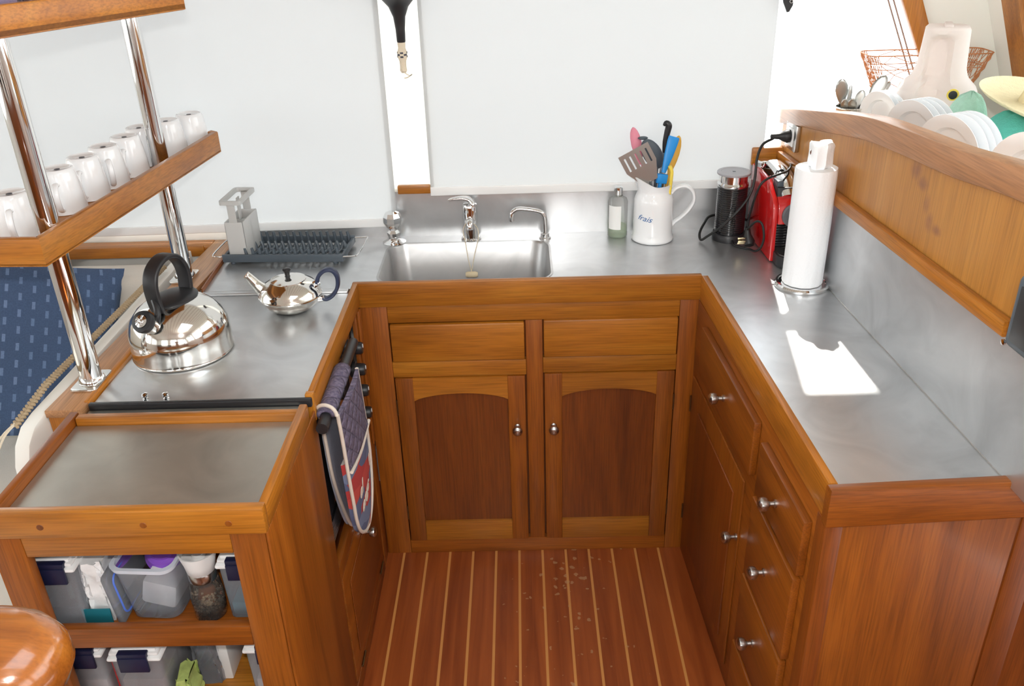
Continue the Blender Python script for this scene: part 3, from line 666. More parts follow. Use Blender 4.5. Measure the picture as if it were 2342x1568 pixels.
cc = thing('cooker_surround', 'teak surround of the cooker with drop-front locker door below', 'cabinet', (-.5, 1.8, 0))
def Cx(name, *a, mt='teak_z', bev=.0015, **k): return obj(name, bx(*a, bev), W[mt], cc, True, **k)
Cx('fiddle_rail', -.4445, -.430, 1.532, 2.081, .842, .905, mt='honey_y', bev=.003)
Cx('rail_stop', -.4475, -.430, 1.516, 1.5315, .842, .905, mt='honey_z', bev=.002)
Cx('side_trim', -.898, -.8835, 1.516, 2.068, .86, .902, mt='honey_y', bev=.003)
Cx('stile', -.447, -.4355, 2.034, 2.0855, .0, .832)
Cx('edge_board', -.4345, -.428, 2.045, 2.066, .43, .84, bev=.001)
Cx('sill_rail', -.452, -.4345, 1.52, 2.0215, .395, .438, mt='teak_y')
Cx('base_rail', -.447, -.4345, 1.52, 2.0215, 0, .05, mt='red_y')
d = Cx('locker_door', -.450, -.4345, 1.545, 2.015, .055, .390, mt='teak_y', bev=.003)
o = obj('panel', bx(-.4345, -.4305, 1.60, 1.965, .105, .335, .002), W['red_y'], cc, True); o.parent = d
o = obj('knob', knob_bm((-.4340, 1.80, .320), (1, 0, 0)), NICKEL, cc, True); o.parent = d
for y in (1.60, 1.94):
    o = obj('hinge', cyl(B(), (-.433, y, .052), (-.433, y + .05, .052), .003, 10), BR, cc, True); o.parent = d
Cx('inner_side', -.87, -.4525, 1.52, 1.5285, .43, .84, mt='red_z', bev=0)

# ================================================================ OPEN SHELF UNIT front left
us = thing('open_shelf_unit', 'teak open-fronted locker with steel tray top at front left', 'cabinet', (-.66, 1.3, 0))
def U(name, *a, mt='teak_z', bev=.0015, **k): return obj(name, bx(*a, bev), W[mt], us, True, **k)
obj('tray_top', bx(-.884, -.447, 1.150, 1.444, .880, .887), TRAY, us, True)
U('fiddle_rail', -.905, -.430, 1.128, 1.149, .868, .9205, mt='honey_x', bev=.004)
U('fiddle_rail', -.447, -.430, 1.1495, 1.470, .868, .912, mt='honey_y', bev=.004)
U('fiddle_rail', -.903, -.885, 1.1495, 1.470, .868, .906, mt='teak_y', bev=.004)
U('fiddle_rail', -.884, -.448, 1.4455, 1.466, .868, .904, mt='honey_x', bev=.004)
U('stile', -.494, -.436, 1.132, 1.152, 0, .8675); U('stile', -.895, -.843, 1.132, 1.152, 0, .8675)
U('top_rail', -.8425, -.4945, 1.133, 1.151, .826, .8675, mt='honey_x')
U('side_panel', -.4355, -.4305, 1.134, 1.5155, 0, .8675)
U('side_panel', -.899, -.8955, 1.134, 1.470, 0, .8675)
U('shelf_rail', -.8425, -.4945, 1.134, 1.152, .614, .660, mt='teak_x', bev=.003); U('shelf_board', -.895, -.436, 1.153, 1.465, .610, .625, mt='teak_x')
U('shelf_rail', -.8425, -.4945, 1.134, 1.152, .36, .410, mt='teak_x', bev=.003); U('shelf_board', -.895, -.436, 1.153, 1.465, .365, .38, mt='honey_x')
U('back_board', -.895, -.436, 1.466, 1.4705, 0, .867)
U('inner_top', -.895, -.448, 1.153, 1.465, .860, .8665, mt='teak_x')
for x in (-.80, -.63, -.49): obj('wood_plug', lathe(B(), [(0, 0), (.006, 0), (.0055, .0008), (0, .0012)], 16, axes((x, 1.1281, .892), (1, 0, 0), (0, 0, 1))), W['teak_z'], us, True)

# ================================================================ MUG RACK (posts and two trays)
rk = thing('post_rack', 'teak two-tier tray rack on polished steel posts left of the cooker', 'rack', (-.91, 1.88, .898))
for (x, y, zt) in ((-.915, 1.600, 1.60), (-.908, 2.163, 1.60)):
    o = obj('post', cyl(B(), (x, y, .903), (x, y, zt), .0215, 32), CHROME, rk, True)
    f = obj('flange', prism(B(), rrect(x - .030, x + .026, y - .045, y + .045, .01, 4), .006, Matrix.Translation((0, 0, .8985)), .0015), POLISH, rk, True); f.parent = o
    f = obj('collar', lathe(B(), [(.0215, 0), (.027, 0), (.027, .004), (.0235, .010), (.0218, .010)], 28, Matrix.Translation((x, y, .9045))), CHROME, rk, True); f.parent = o
def tray(pts, z0, z1, zf, wname, t=.016, skip=()):
    """pts: outline ccw"""
    obj('tray_board', prism(B(), pts, zf - z0 - .001, Matrix.Translation((0, 0, z0 + .001))), W['honey_y'], rk, True)
    n = len(pts)
    for i in range(n):
        if i in skip: continue
        a = Vector((*pts[i], 0)); b = Vector((*pts[(i + 1) % n], 0)); d = (b - a).normalized(); nn = Vector((d.y, -d.x, 0))
        q = [a - d * 0, b + d * .0, b - nn * t, a - nn * t]
        bm = prism(B(), [(p.x, p.y) for p in [a, b, b - nn * t - d * t * .5, a - nn * t + d * t * .5]], z1 - z0, Matrix.Translation((0, 0, z0)), .003)
        obj('tray_rail', bm, W['honey_' + ('y' if abs(d.y) > abs(d.x) else 'x')], rk, True)
tray([(-1.075, 1.525), (-.891, 1.515), (-.806, 2.325), (-.830, 2.345), (-.960, 2.385)], 1.194, 1.250, 1.2000, 'a', skip=(3, 4))
tray([(-1.35, 1.34), (-.949, 1.34), (-.672, 1.882), (-.880, 2.42), (-1.35, 2.42)], 1.600, 1.652, 1.612, 'b')
# mugs, upside down
mg = thing('mug', 'white mug upside down on the rack tray, eighth from the near end', 'mug', (0, 0, 0), 0, 'white mugs upside down on the rack tray')
pr = [(r_ * 1.02, z_ * 1.09) for r_, z_ in [(.0405, 0), (.0425, .001), (.0425, .006), (.0412, .03), (.0375, .060), (.0340, .080), (.0318, .0862), (.029, .0875), (.0275, .0865), (.026, .0845), (0, .0842)]]
obj('body', lathe(B(), pr, 36, cap=False), WHITE, mg, False, smooth=60)
hp = spline([(.036, 0, .066), (.050, 0, .070), (.062, 0, .060), (.066, 0, .042), (.060, 0, .024), (.050, 0, .014), (.041, 0, .012)], 6)
obj('handle', tube(B(), hp, 1, sec=[(.0065 * math.cos(a), .0042 * math.sin(a)) for a in [2 * PI * k / 12 for k in range(12)]], up=(0, 1, 0)), WHITE, mg, False, smooth=60)
obj('maker_mark', lathe(B(), [(0, .0919), (.006, .0919), (.006, .0922), (0, .0922)], 12), INKK, mg)
ML = [(-1.012, 1.665, 290, 'nearest the camera and cut by the photo edge'), (-.997, 1.836, 285, 'just behind the near post'), (-.985, 1.930, 280, 'third from the near end'), (-.975, 2.020, 300, 'fourth from the near end'), (-.962, 2.112, 282, 'fifth from the near end'), (-.962, 2.205, 258, 'last before the far post'), (-.918, 2.272, 150, 'first beyond the far post'), (-.893, 2.335, 310, 'at the far end of the tray')]
ML[-1] = (-.882, 2.365 - .02, 200, ML[-1][3])
zt_ = 1.2003
for i, (x, y, a, s) in enumerate(ML):
    lab = 'white mug upside down on the tray, ' + s
    if i == 0: mg.location = (x, y, zt_); mg.rotation_euler = (0, 0, math.radians(a)); mg['label'] = lab
    else: copy_tree(mg, (x, y, zt_), math.radians(a), lab)
# crystal tumblers on the top tray
tb = None
A_, dr, nr = Vector((-.949, 1.34, 0)), Vector((.455, .890, 0)), Vector((-.89, .455, 0))
for i in range(7):
    p = A_ + dr * (.03 + .078 * i) + nr * .055
    lab = 'cut crystal tumbler on the top tray at upper left corner'
    if tb is None:
        tb = thing('tumbler', lab, 'glass', (p.x, p.y, 1.6125), 0, 'crystal tumblers on the top tray')
        pr = []
        obj('body', lathe(B(), [(0, .004), (.026, .004), (.033, .085), (.036, .085), (.031, 0), (0, 0)], 14, cap=False), CRYS, tb, smooth=0)
    else: copy_tree(tb, (p.x, p.y, 1.6125))

# ================================================================ KETTLE
kt = thing('kettle', 'polished whistling kettle with black loop handle on the cooker lid', 'kettle', (-.770, 1.745, .895), math.radians(255))
pr = [(0, 0), (.100, 0), (.1085, .002), (.110, .005), (.1085, .008), (.109, .03), (.109, .048), (.1065, .066), (.098, .088), (.083, .107), (.064, .121), (.046, .128), (.040, .1295), (.0385, .131), (0, .1315)]
obj('body', lathe(B(), spline([(a, b, 0) for a, b in pr], 1) and pr, 64, cap=False), POLISH, kt, smooth=40)
bm = ellipsoid(B(), (-.004, 0, .128), .060, .048, .010)
obj('lid', bm, BLACK, kt, smooth=60)
# local x = towards the spout
hp = spline([(.052, 0, .110), (.060, 0, .150), (.060, 0, .185), (.045, 0, .212), (.012, 0, .226), (-.022, 0, .220), (-.045, 0, .196), (-.054, 0, .165), (-.050, 0, .125)], 7)
sec = rrect(-.017, .017, -.0055, .0055, .004, 3)
obj('handle', tube(B(), hp, 1, sec=sec, up=(0, 1, 0)), BLACK, kt, smooth=50)
obj('lever', tube(B(), spline([(.060, .0, .150), (.072, .012, .135), (.080, .016, .118), (.086, .018, .10)], 5), [.007] * 10 + [.006, .005, .004, .003, .003, .002][:6], sec=None), BLACK, kt)
bm = B(); sp_ = [(.072, 0, .090), (.094, 0, .110), (.104, 0, .119)]
tube(bm, sp_, [.024, .019, .0175], 24); obj('spout', bm, POLISH, kt, smooth=60)
d = Vector((.75, 0, .55)).normalized(); Mx = axes((.1045, 0, .1195), (0, 1, 0), Vector((0, 1, 0)).cross(d) * -1)
zax = d; xax = Vector((0, 1, 0)); yax = zax.cross(xax); Mx = axes((.104, 0, .119), xax, yax)
w_ = obj('whistle_cap', lathe(B(), [(.017, -.006), (.0235, -.004), (.0245, .004), (.0225, .010), (.015, .0115), (.014, .009), (0, .009)], 32, Mx), BLACK, kt, smooth=60)
o = obj('whistle_disc', lathe(B(), [(.0145, .009), (.0135, .0125), (.007, .0135), (.005, .011), (.003, .0125), (0, .013)], 28, Mx, cap=False), CHROME, kt, smooth=60, label='chrome disc'); o.parent = w_

# ================================================================ TEAPOT
tp = thing('teapot', 'small squat polished metal teapot with dark blue-black handle', 'teapot', (-.572, 1.955, .8955), math.radians(0))
pr = [(0, 0), (.040, 0), (.046, .003), (.062, .015), (.0725, .030), (.0745, .036), (.0765, .038), (.0765, .041), (.0745, .043), (.072, .052), (.062, .066), (.046, .075), (.043, .0765), (.0425, .079), (.030, .083), (.014, .0855), (0, .086)]
obj('body', lathe(B(), pr, 56, cap=False), POLISH, tp, smooth=40)
sec = [(.013 * math.cos(2 * PI * k / 16), .013 * math.sin(2 * PI * k / 16)) for k in range(16)]
obj('spout', tube(B(), spline([(-.062, -.004, .050), (-.078, -.006, .070), (-.090, -.008, .088), (-.097, -.009, .096)], 4), [1.45, 1.35, 1.25, 1.12, 1.0, .95, .9, .84, .80, .78, .76, .76, .78], sec=sec), POLISH, tp, smooth=60)
kn = obj('lid_knob', lathe(B(), [(.0075, .085), (.0055, .088), (.007, .098), (.010, .102), (.010, .105), (.007, .107), (0, .1075)], 20), BLACK, tp)
sec = rrect(-.0095, .0095, -.0045, .0045, .003, 3)
hp = spline([(.068, .004, .064), (.074, .006, .082), (.090, .008, .096), (.108, .010, .095), (.118, .011, .078), (.116, .010, .052), (.104, .008, .032), (.088, .006, .022), (.076, .004, .026)], 6)
obj('handle', tube(B(), hp, 1, sec=sec, up=(0, 1, 0)), mat('navy_black_plastic', (.02, .03, .07), .35), tp, smooth=50)
for p, q in (((.056, .002, .058), (.072, .004, .068)), ((.066, .002, .022), (.082, .004, .024))):
    o = obj('handle_socket', cyl(B(), p, q, .0085, 16), CHROME, tp)

# ================================================================ DISH DRAINER
dd = thing('dish_drainer', 'slate grey prong dish drainer with wire handles on the steel worktop', 'dish rack', (-.655, 2.325, ZT + .001), -.055)
bm = B()
box(bm, -.175, .165, -.078, -.070, .008, .030, .002); box(bm, -.175, .165, .070, .078, .008, .030, .002)
box(bm, -.175, -.167, -.07, .07, .008, .026, .002); box(bm, .157, .165, -.07, .07, .008, .026, .002)
for yy in (-.035, .0, .035): box(bm, -.168, .158, yy - .003, yy + .003, .010, .015, .001)
obj('frame', bm, SLATE, dd)
for i in range(14):
    x = -.108 + i * .0198
    bm = B()
    for yy in (-.066, .066): tube(bm, [(x, yy, .012), (x - .001, yy, .034), (x - .003, yy, .046)], [.0055, .005, .004], 8)
    tube(bm, [(x, -.066, .014), (x + .012, 0, .013), (x + .002, .066, .014)], .0050, 8)
    tube(bm, [(x + .006, .0, .012), (x + .004, .002, .030), (x, .004, .040)], [.0052, .0046, .004], 8)
    obj('prong_row', bm, SLATE, dd)
for sx in (-1, 1):
    X0 = .150 * sx; X1 = .205 * sx
    obj('wire_handle', tube(B(), spline([(X0, -.074, .022), (X1 - .012 * sx, -.074, .024), (X1, -.060, .026), (X1, .060, .026), (X1 - .012 * sx, .074, .024), (X0, .074, .022)], 4), .0021, 8), CHROME, dd, label='thin chrome wire handle')
for i, (x, y) in enumerate(((-.15, -.065), (.14, -.065), (-.15, .065), (.14, .065))):
    obj('foot', cyl(B(), (x, y, 0), (x, y, .010), .007, 12), SLATE, dd)
# utensil caddy standing in it
ca = thing('utensil_caddy', 'empty light grey utensil caddy with carrying loop standing in the drainer', 'caddy', (-.785, 2.325, ZT + .0165), -.055)
bm = B(); X = .026; Y0, Y1 = -.060, .060; h = .105; t_ = .003
box(bm, -X, X, Y0, Y0 + t_, 0, h, .001); box(bm, -X, X, Y1 - t_, Y1, 0, h, .001)
box(bm, -X, -X + t_, Y0, Y1, 0, h, .001); box(bm, X - t_, X, Y0, Y1, 0, h, .001); box(bm, -X, X, Y0, Y1, 0, .004, .001)
box(bm, -X, X, -.002, .002, 0, h - .01, .0005)
obj('bin', bm, GREYP, ca)
for yy in (Y0, Y1 - t_):
    obj('upright', bx(-.011, .011, yy, yy + t_ + .0005, h - .002, .160, .001), GREYP, ca)
bm = B()
lo = lambda z, g: [(a, b, z) for a, b in rrect(-.030 + g, .030 - g, -.066 + g, .066 - g, .010 - g * .3, 5)]
R = [lo(.155, 0), lo(.166, 0), lo(.166, .009), lo(.155, .009), lo(.155, 0)]
loft(bm, R, False, False)
obj('carry_loop', bm, GREYP, ca)
bm = bx(-.0015, .0015, -.010, .010, h - .01, .158, .0005); obj('divider_tab', bm, GREYP, ca)

# ================================================================ TAPS
v = thing('valve_tap', 'short chrome tap with faceted knob at the left of the basin', 'tap', (-.375, 2.408, ZT))
obj('flange', lathe(B(), [(0, 0), (.034, 0), (.034, .002), (.026, .006), (.016, .010), (.014, .013), (0, .013)], 36), CHROME, v)
obj('stem', lathe(B(), [(.014, .012), (.018, .020), (.019, .030), (.012, .038), (.012, .044)], 6), CHROME, v, smooth=0)
obj('knob', lathe(B(), [(.012, .040), (.017, .046), (.0265, .062), (.0265, .078), (.021, .090), (.011, .094), (0, .0945)], 8, Matrix.Rotation(.3, 4, 'Z')), CHROME, v, smooth=20)
v = thing('mixer_tap', 'chrome lever mixer tap behind the centre of the basin', 'tap', (-.150, 2.420, ZT))
obj('base_ring', lathe(B(), [(0, 0), (.029, 0), (.029, .003), (.024, .007), (0, .007)], 36), CHROME, v)
obj('body', lathe(B(), [(.0225, .006), (.0215, .05), (.0225, .098), (.020, .106), (0, .110)], 36), CHROME, v, smooth=50)
bm = tube(B(), spline([(.010, 0, .106), (-.002, 0, .120), (-.022, -.004, .126), (-.048, -.008, .125), (-.060, -.010, .122)], 5), [1.3, 1.3, 1.25, 1.2, 1.1, 1.05, 1, .95, .9, .85, .8, .75, .7, .65, .6, .6, .5, .5, .45, .4, .35], sec=[(.015 * math.cos(a), .0075 * math.sin(a)) for a in [2 * PI * k / 14 for k in range(14)]], up=(0, 1, 0))
obj('lever', bm, CHROME, v, smooth=60)
obj('spout', tube(B(), spline([(0, -.012, .060), (0, -.030, .064), (0, -.040, .056), (0, -.042, .044)], 4), .0105, 18), CHROME, v, smooth=60)
v = thing('spout_tap', 'slim bent chrome water spout at the right end of the basin', 'tap', (.066, 2.410, ZT))
obj('base_ring', lathe(B(), [(0, 0), (.017, 0), (.017, .003), (.0125, .005), (.0125, .014), (.008, .017), (0, .017)], 30), CHROME, v)
obj('spout', tube(B(), spline([(0, 0, .01), (0, 0, .050), (-.003, 0, .070), (-.016, 0, .081), (-.050, 0, .088), (-.078, -.001, .090), (-.092, -.002, .082), (-.096, -.003, .068), (-.096, -.003, .056)], 6), .0072, 16), CHROME, v, smooth=60)
v = thing('sink_plug_toggle', 'pale wooden toggle hanging on a looped cord from the mixer tap', 'cord', (-.148, 2.33, .80))
obj('toggle', lathe(B(), [(0, -.018), (.006, -.0175), (.0085, -.012), (.009, 0), (.0085, .012), (.006, .0175), (0, .018)], 16, axes((-.149, 2.335, .815), (0, 1, 0), (0, 0, 1)) ), mat('pale_wood', (.66, .56, .38), .6), v, True)
obj('cord', tube(B(), spline([(-.149, 2.335, .822), (-.158, 2.350, .86), (-.166, 2.380, .903), (-.172, 2.405, .925), (-.160, 2.399, .950), (-.146, 2.397, .952), (-.130, 2.405, .93), (-.128, 2.392, .905), (-.140, 2.355, .865), (-.149, 2.335, .824)], 6), .0013, 6), ROPE, v, True)

# ================================================================ BOTTLE, JUG, UTENSILS
b_ = thing('soap_bottle', 'clear glass soap bottle with white label and chrome cap', 'bottle', (.277, 2.414, ZT))
obj('bottle', lathe(B(), [(0, .001), (.026, .001), (.0285, .004), (.0285, .105), (.025, .114), (.014, .120), (.012, .128)], 36, cap=False), FROST, b_, smooth=50)
obj('liquid', lathe(B(), [(0, .004), (.0262, .004), (.0262, .034), (0, .034)], 32, cap=False), LIQ, b_)
obj('cap', lathe(B(), [(.0115, .120), (.0125, .122), (.0125, .146), (.0105, .148), (0, .148)], 28), CHROME, b_)
bm = B(); ring = []
for k in range(13):
    a = math.radians(205 + k * 6.5); ring.append((bm.verts.new((.0289 * math.cos(a), .0289 * math.sin(a), .028)), bm.verts.new((.0289 * math.cos(a), .0289 * math.sin(a), .098))))
for p, q in zip(ring, ring[1:]): bm.faces.new((p[0], q[0], q[1], p[1]))
obj('label_sticker', bm, LABEL, b_)
JX, JY = .375, 2.384
j = thing('enamel_jug', 'tall white pouring jug with curled handle holding kitchen utensils', 'jug', (JX, JY, ZT))
bm = B(); loops = []
prof = [(.0, .0015), (.058, .001), (.0605, .004), (.060, .010), (.057, .018), (.056, .03), (.0555, .10), (.0545, .122), (.050, .134), (.0455, .143), (.045, .150), (.0465, .160), (.049, .167)]
def jl(r, z, n=48, sc_=1):
    L_ = []
    for k in range(n):
        a = 2 * PI * k / n; rr = r; zz = z
        f = max(0, math.cos(a - math.radians(188)))
        if z > .14: g = (z - .14) / .027; rr += .016 * g * f ** 4; zz += .026 * g * f ** 2 - .002 * g
        L_.append((rr * math.cos(a), rr * math.sin(a), zz))
    return L_
outer_ = [jl(max(r, .001), z) for r, z in prof]; inner_ = [jl(max(r - .004, .001), max(z, .006)) for r, z in reversed(prof)]
loft(bm, outer_ + inner_, True, True)
obj('body', bm, WHITE, j, smooth=60)
sec = [(.0125 * math.cos(a), .0055 * math.sin(a)) for a in [2 * PI * k / 14 for k in range(14)]]
hp = spline([(.046, .002, .132), (.062, .002, .150), (.088, .002, .154), (.108, .002, .138), (.113, .002, .112), (.100, .002, .085), (.078, .002, .062), (.062, .002, .050), (.054, .002, .040)], 6)
obj('handle', tube(B(), hp, 1, sec=sec, up=(0, 1, 0)), WHITE, j, smooth=60)
bm = text_bm('frais', .026, shear=.5, extrude=.0001)
bmesh.ops.subdivide_edges(bm, edges=bm.edges, cuts=1)
for v_ in bm.verts:
    a = math.radians(212) + (v_.co.x) / .056; r = .0563 + v_.co.z; z = .072 + v_.co.y * .9 - v_.co.x * .12
    v_.co = Vector((r * math.cos(a), r * math.sin(a), z))
obj('blue_script', bm, INKB, j, smooth=0, label='blue script lettering')

def ut(name, label, cat='utensil'):
    return thing(name, label, cat, (JX, JY, ZT + .02), 0, None)
def U3(o, name, bm, mt, **k): return obj(name, bm, mt, o, True, **k)
def blade(bm, base, tip, wid, thick, prof, face=(0, -1, 0)):
    """flat blade lofted from base to tip, prof: list of (t, half-width factor)"""
    base, tip = Vector(base), Vector(tip); d = (tip - base).normalized(); f = Vector(face); f = (f - d * f.dot(d)).normalized(); s = d.cross(f)
    L_ = []
    for t, wf in prof:
        c = base.lerp(tip, t); hw = max(wid * wf / 2, .0005); ht = thick / 2 * (1 if t < .98 else .6)
        L_.append([c + s * hw * math.cos(a) + f * ht * math.sin(a) for a in [2 * PI * k / 14 for k in range(14)]])
    return loft(bm, L_)
spoonp = [(0, .25), (.15, .55), (.35, .85), (.55, 1), (.75, .92), (.88, .7), (.96, .42), (1, .12)]
cent = (JX, JY, ZT + .012)
o = ut('silicone_spoon', 'pink silicone spoon at the back left of the jug', 'spoon')
U3(o, 'bowl', blade(B(), (.338, 2.410, 1.105), (.314, 2.428, 1.205), .030, .010, spoonp), PINK, smooth=60); U3(o, 'handle', cyl(B(), (.342, 2.408, 1.108), (.366, 2.402, .905), .0045, 10), PINK)
o = ut('slotted_turner', 'slotted steel turner leaning over the left rim of the jug', 'spatula')
# turner blade with slots: trapezoid in its own plane
P0 = Vector((.352, 2.358, 1.078)); dU = (Vector((.308, 2.366, 1.158)) - P0).normalized(); sU = Vector((.86, -.05, .50)); sU = (sU - dU * sU.dot(dU)).normalized()
bm = B(); Mt = axes(P0, sU, dU)
L0, L1 = .0, .092
def tw(t): return .022 + .024 * min(1, t / .045)
bars = 5
box(bm, -.045, .045, .080, .092, -.0006, .0006, M=Mt)
prism(bm, [(-.020, -.01), (.024, -.01), (.045, .040), (-.045, .040)], .0012, Mt @ Matrix.Translation((0, 0, -.0006)))
for k in range(6):
    xx = -.045 + k * .0158; box(bm, xx, xx + .0110, .0395, .0805, -.0006, .0006, M=Mt)
U3(o, 'blade', bm, TURN); U3(o, 'handle', cyl(B(), tuple(P0 - dU * .005 + Vector((.004, 0, 0))), (.392, 2.386, .908), .004, 10), NICKEL)
o = ut('serving_ladle', 'dark slate nylon ladle behind the steel turner', 'ladle')
bm = B(); ellipsoid(bm, (.368, 2.405, 1.135), .026, .013, .047, Matrix.Rotation(-.55, 4, 'Y'))
U3(o, 'bowl', bm, SLATE, smooth=60); U3(o, 'handle', cyl(B(), (.382, 2.402, 1.10), (.372, 2.394, .905), .0045, 10), SLATE); U3(o, 'hook_end', ellipsoid(B(), (.341, 2.414, 1.178), .014, .006, .005), SLATE)
o = ut('knife', 'black-handled knife standing handle up in the jug', 'knife')
U3(o, 'handle', tube(B(), spline([(.404, 2.418, 1.135), (.405, 2.420, 1.165), (.409, 2.421, 1.190), (.412, 2.421, 1.208), (.405, 2.421, 1.216), (.398, 2.421, 1.209)], 5), [.0065, .007, .0072, .0075, .0078, .008, .008, .0082, .0085, .0086, .0088, .009, .009, .0092, .0094, .0094, .0092, .009, .0085, .008, .0075, .0068, .006, .005, .004, .003], 14), BLACK, smooth=60)
U3(o, 'blade', blade(B(), (.403, 2.417, 1.136), (.388, 2.400, .91), .016, .002, [(0, 1), (.5, 1), (.9, .8), (1, .2)]), NICKEL)
o = ut('nylon_spatula', 'bright blue nylon spatula at the front of the jug', 'spatula')
U3(o, 'blade', blade(B(), (.396, 2.372, 1.090), (.424, 2.392, 1.185), .027, .006, [(0, .45), (.15, .6), (.5, .95), (.85, 1.15), (.97, 1.15), (1, 1.05)]), BLUE, smooth=40)
U3(o, 'neck', bx(-.015, .015, -.006, .006, -.006, .020, .002, M=axes((.3905, 2.368, 1.068), (1, .1, -.15), (-.15, 1, 0))), BLUE)
U3(o, 'handle', cyl(B(), (.389, 2.370, 1.075), (.372, 2.360, .91), .0055, 10), BLUE)
o = ut('wooden_spoon', 'mustard yellow spoon at the right of the jug', 'spoon')
U3(o, 'bowl', blade(B(), (.416, 2.402, 1.075), (.441, 2.413, 1.182), .029, .008, spoonp), YELL, smooth=60); U3(o, 'handle', cyl(B(), (.417, 2.402, 1.08), (.392, 2.394, .91), .005, 10), YELL)
o = ut('yellow_peeler', 'small bright yellow handle curving up beside the blue spatula', 'utensil')
U3(o, 'handle', tube(B(), spline([(.410, 2.362, 1.112), (.416, 2.362, 1.100), (.417, 2.362, 1.080), (.410, 2.364, .99), (.400, 2.366, .915)], 5), .005, 10), YELB, smooth=60)

# ================================================================ FROTHER, COFFEE MACHINE, CORDS
fr = thing('milk_frother', 'ribbed black milk frother with steel rim and lid near the corner', 'milk frother', (.592, 2.372, ZT))
obj('base', lathe(B(), [(0, 0), (.048, 0), (.049, .003), (.049, .015), (.045, .021), (0, .021)], 44), BLACK, fr)
pr = [(.0405, .021)]
for i in range(21):
    z = .026 + i * .0062; pr += [(.0405, z), (.0418, z + .002), (.0418, z + .0035), (.0405, z + .0055)]
pr += [(.041, .157), (0, .157)]
obj('ribbed_sleeve', lathe(B(), pr, 56), BLACKG, fr, smooth=30)
obj('collar', lathe(B(), [(.0415, .156), (.043, .159), (.043, .163), (.039, .168), (.0395, .190), (0, .190)], 44), CHROME, fr)
l = obj('lid', lathe(B(), [(0, .190), (.0455, .190), (.0465, .192), (.0465, .195), (.045, .1965), (.036, .1965), (.035, .1955), (0, .1955)], 48), mat('grey_lid', (.42, .42, .45), .3, .3), fr)
o = obj('lid_mark', prism(B(), rrect(-.004, .004, -.003, .003, .001, 3), .0006, Matrix.Translation((0, 0, .1956))), SLATE, fr); o.parent = l
cm = thing('coffee_machine', 'compact red and black capsule coffee machine behind the paper towel', 'coffee machine', (.704, 2.300, ZT), math.radians(2.0))
M = axes((-.049, 0, 0), (0, 1, 0), (0, 0, 1))
side = [(-.118, .004), (-.118, .012), (-.108, .140), (-.102, .156), (-.090, .170), (-.03, .202), (.03, .206), (.112, .206), (.112, .004)]
for x0 in (-.049, .036):
    obj('side_panel', prism(B(), side, .013, axes((x0, 0, 0), (0, 1, 0), (0, 0, 1)), .003), REDP, cm, label='gloss red side panel')
obj('core', bx(-.0355, .0355, -.085, .105, .004, .195, .003), BLACK, cm)
hd = [(-.112, .104), (-.109, .140), (-.103, .156), (-.091, .168), (-.03, .200), (.0, .203), (0.0, .104)]
obj('front_head', prism(B(), hd, .0705, axes((-.0355, 0, 0), (0, 1, 0), (0, 0, 1)), .003), REDP, cm, label='gloss red head')
obj('front_disc', lathe(B(), [(0, 0), (.031, 0), (.031, .004), (.027, .007), (0, .0075)], 40, axes((.004, -.1125, .128), (1, 0, 0), (0, .09, 1))), mat('graphite', (.10, .10, .11), .35), cm)
bm = B()
for i in range(9): box(bm, -.034, .034, -.092, -.0855, .036 + i * .0075, .040 + i * .0075, .001)
obj('louvre_grille', bm, BLACKG, cm)
obj('drip_tray', prism(B(), rrect(-.040, .040, -.175, -.087, .03, 8), .030, Matrix.Translation((0, 0, .002)), .002), BLACK, cm)
obj('drip_grid', prism(B(), rrect(-.034, .034, -.168, -.092, .026, 8), .002, Matrix.Translation((0, 0, .0325))), NICKEL, cm)
obj('lever', tube(B(), spline([(-.002, -.096, .174), (-.002, -.05, .202), (-.002, .01, .216), (-.002, .07, .218)], 5), 1, sec=[(.025 * math.cos(a), .009 * math.sin(a)) for a in [2 * PI * k / 20 for k in range(20)]], up=(1, 0, 0)), CHROME, cm, smooth=60)
obj('button_pad', bx(-.034, -.018, -.075, -.035, .188, .2085, .002), SLATE, cm)
obj('water_tank_lid', lathe(B(), [(0, 0), (.022, 0), (.022, .012), (.017, .016), (0, .016)], 28, Matrix.Translation((-.024, .085, .206))), CHROME, cm)

o = thing('power_outlet', 'square metal power outlet on the bulkhead beside the window corner', 'outlet', tuple(RL(.300, 1.175, 1.185)), .0497)
obj('plate', bx(-.012, .0015, -.040, .040, -.036, .036, .003), NICKEL, o); obj('socket_face', bx(-.0145, -.012, -.026, .026, -.024, .024, .002), WPLAST, o)
o = thing('plugged_cord', 'black cord plugged into the bulkhead outlet and running down to the worktop', 'cord', (.51, 2.34, ZT + .004))
obj('plug', lathe(B(), [(0, 0), (.017, 0), (.018, .008), (.014, .018), (.008, .030), (.0065, .050), (.004, .052)], 24, axes(tuple(RL(.285, 1.17, 1.187)), (0, 1, 0), (0, 0, 1)) @ Matrix.Rotation(PI, 4, 'Y')), CORD, o, True)
c1 = [tuple(RL(.238, 1.17, 1.187)), (.6864, 2.36, 1.181), (.6565, 2.345, 1.1694), (.6406, 2.33, 1.1379), (.634, 2.31, 1.0834), (.6225, 2.3, 1.0439), (.5954, 2.295, 1.0028), (.5526, 2.3, .9542), (.5226, 2.33, .9157), (.5082, 2.345, .900), (.509, 2.372, .9105), (.527, 2.402, .9297), (.548, 2.425, .9422), (.60, 2.438, .940), (.68, 2.436, .915), (.705, 2.428, .905)]
obj('cable', tube(B(), spline(c1, 6), .0036, 10), CORD, o, True, smooth=60)
o = thing('frother_cord', 'coiled black cord with unplugged three-pin plug in front of the frother', 'cord', (.62, 2.27, ZT + .004))
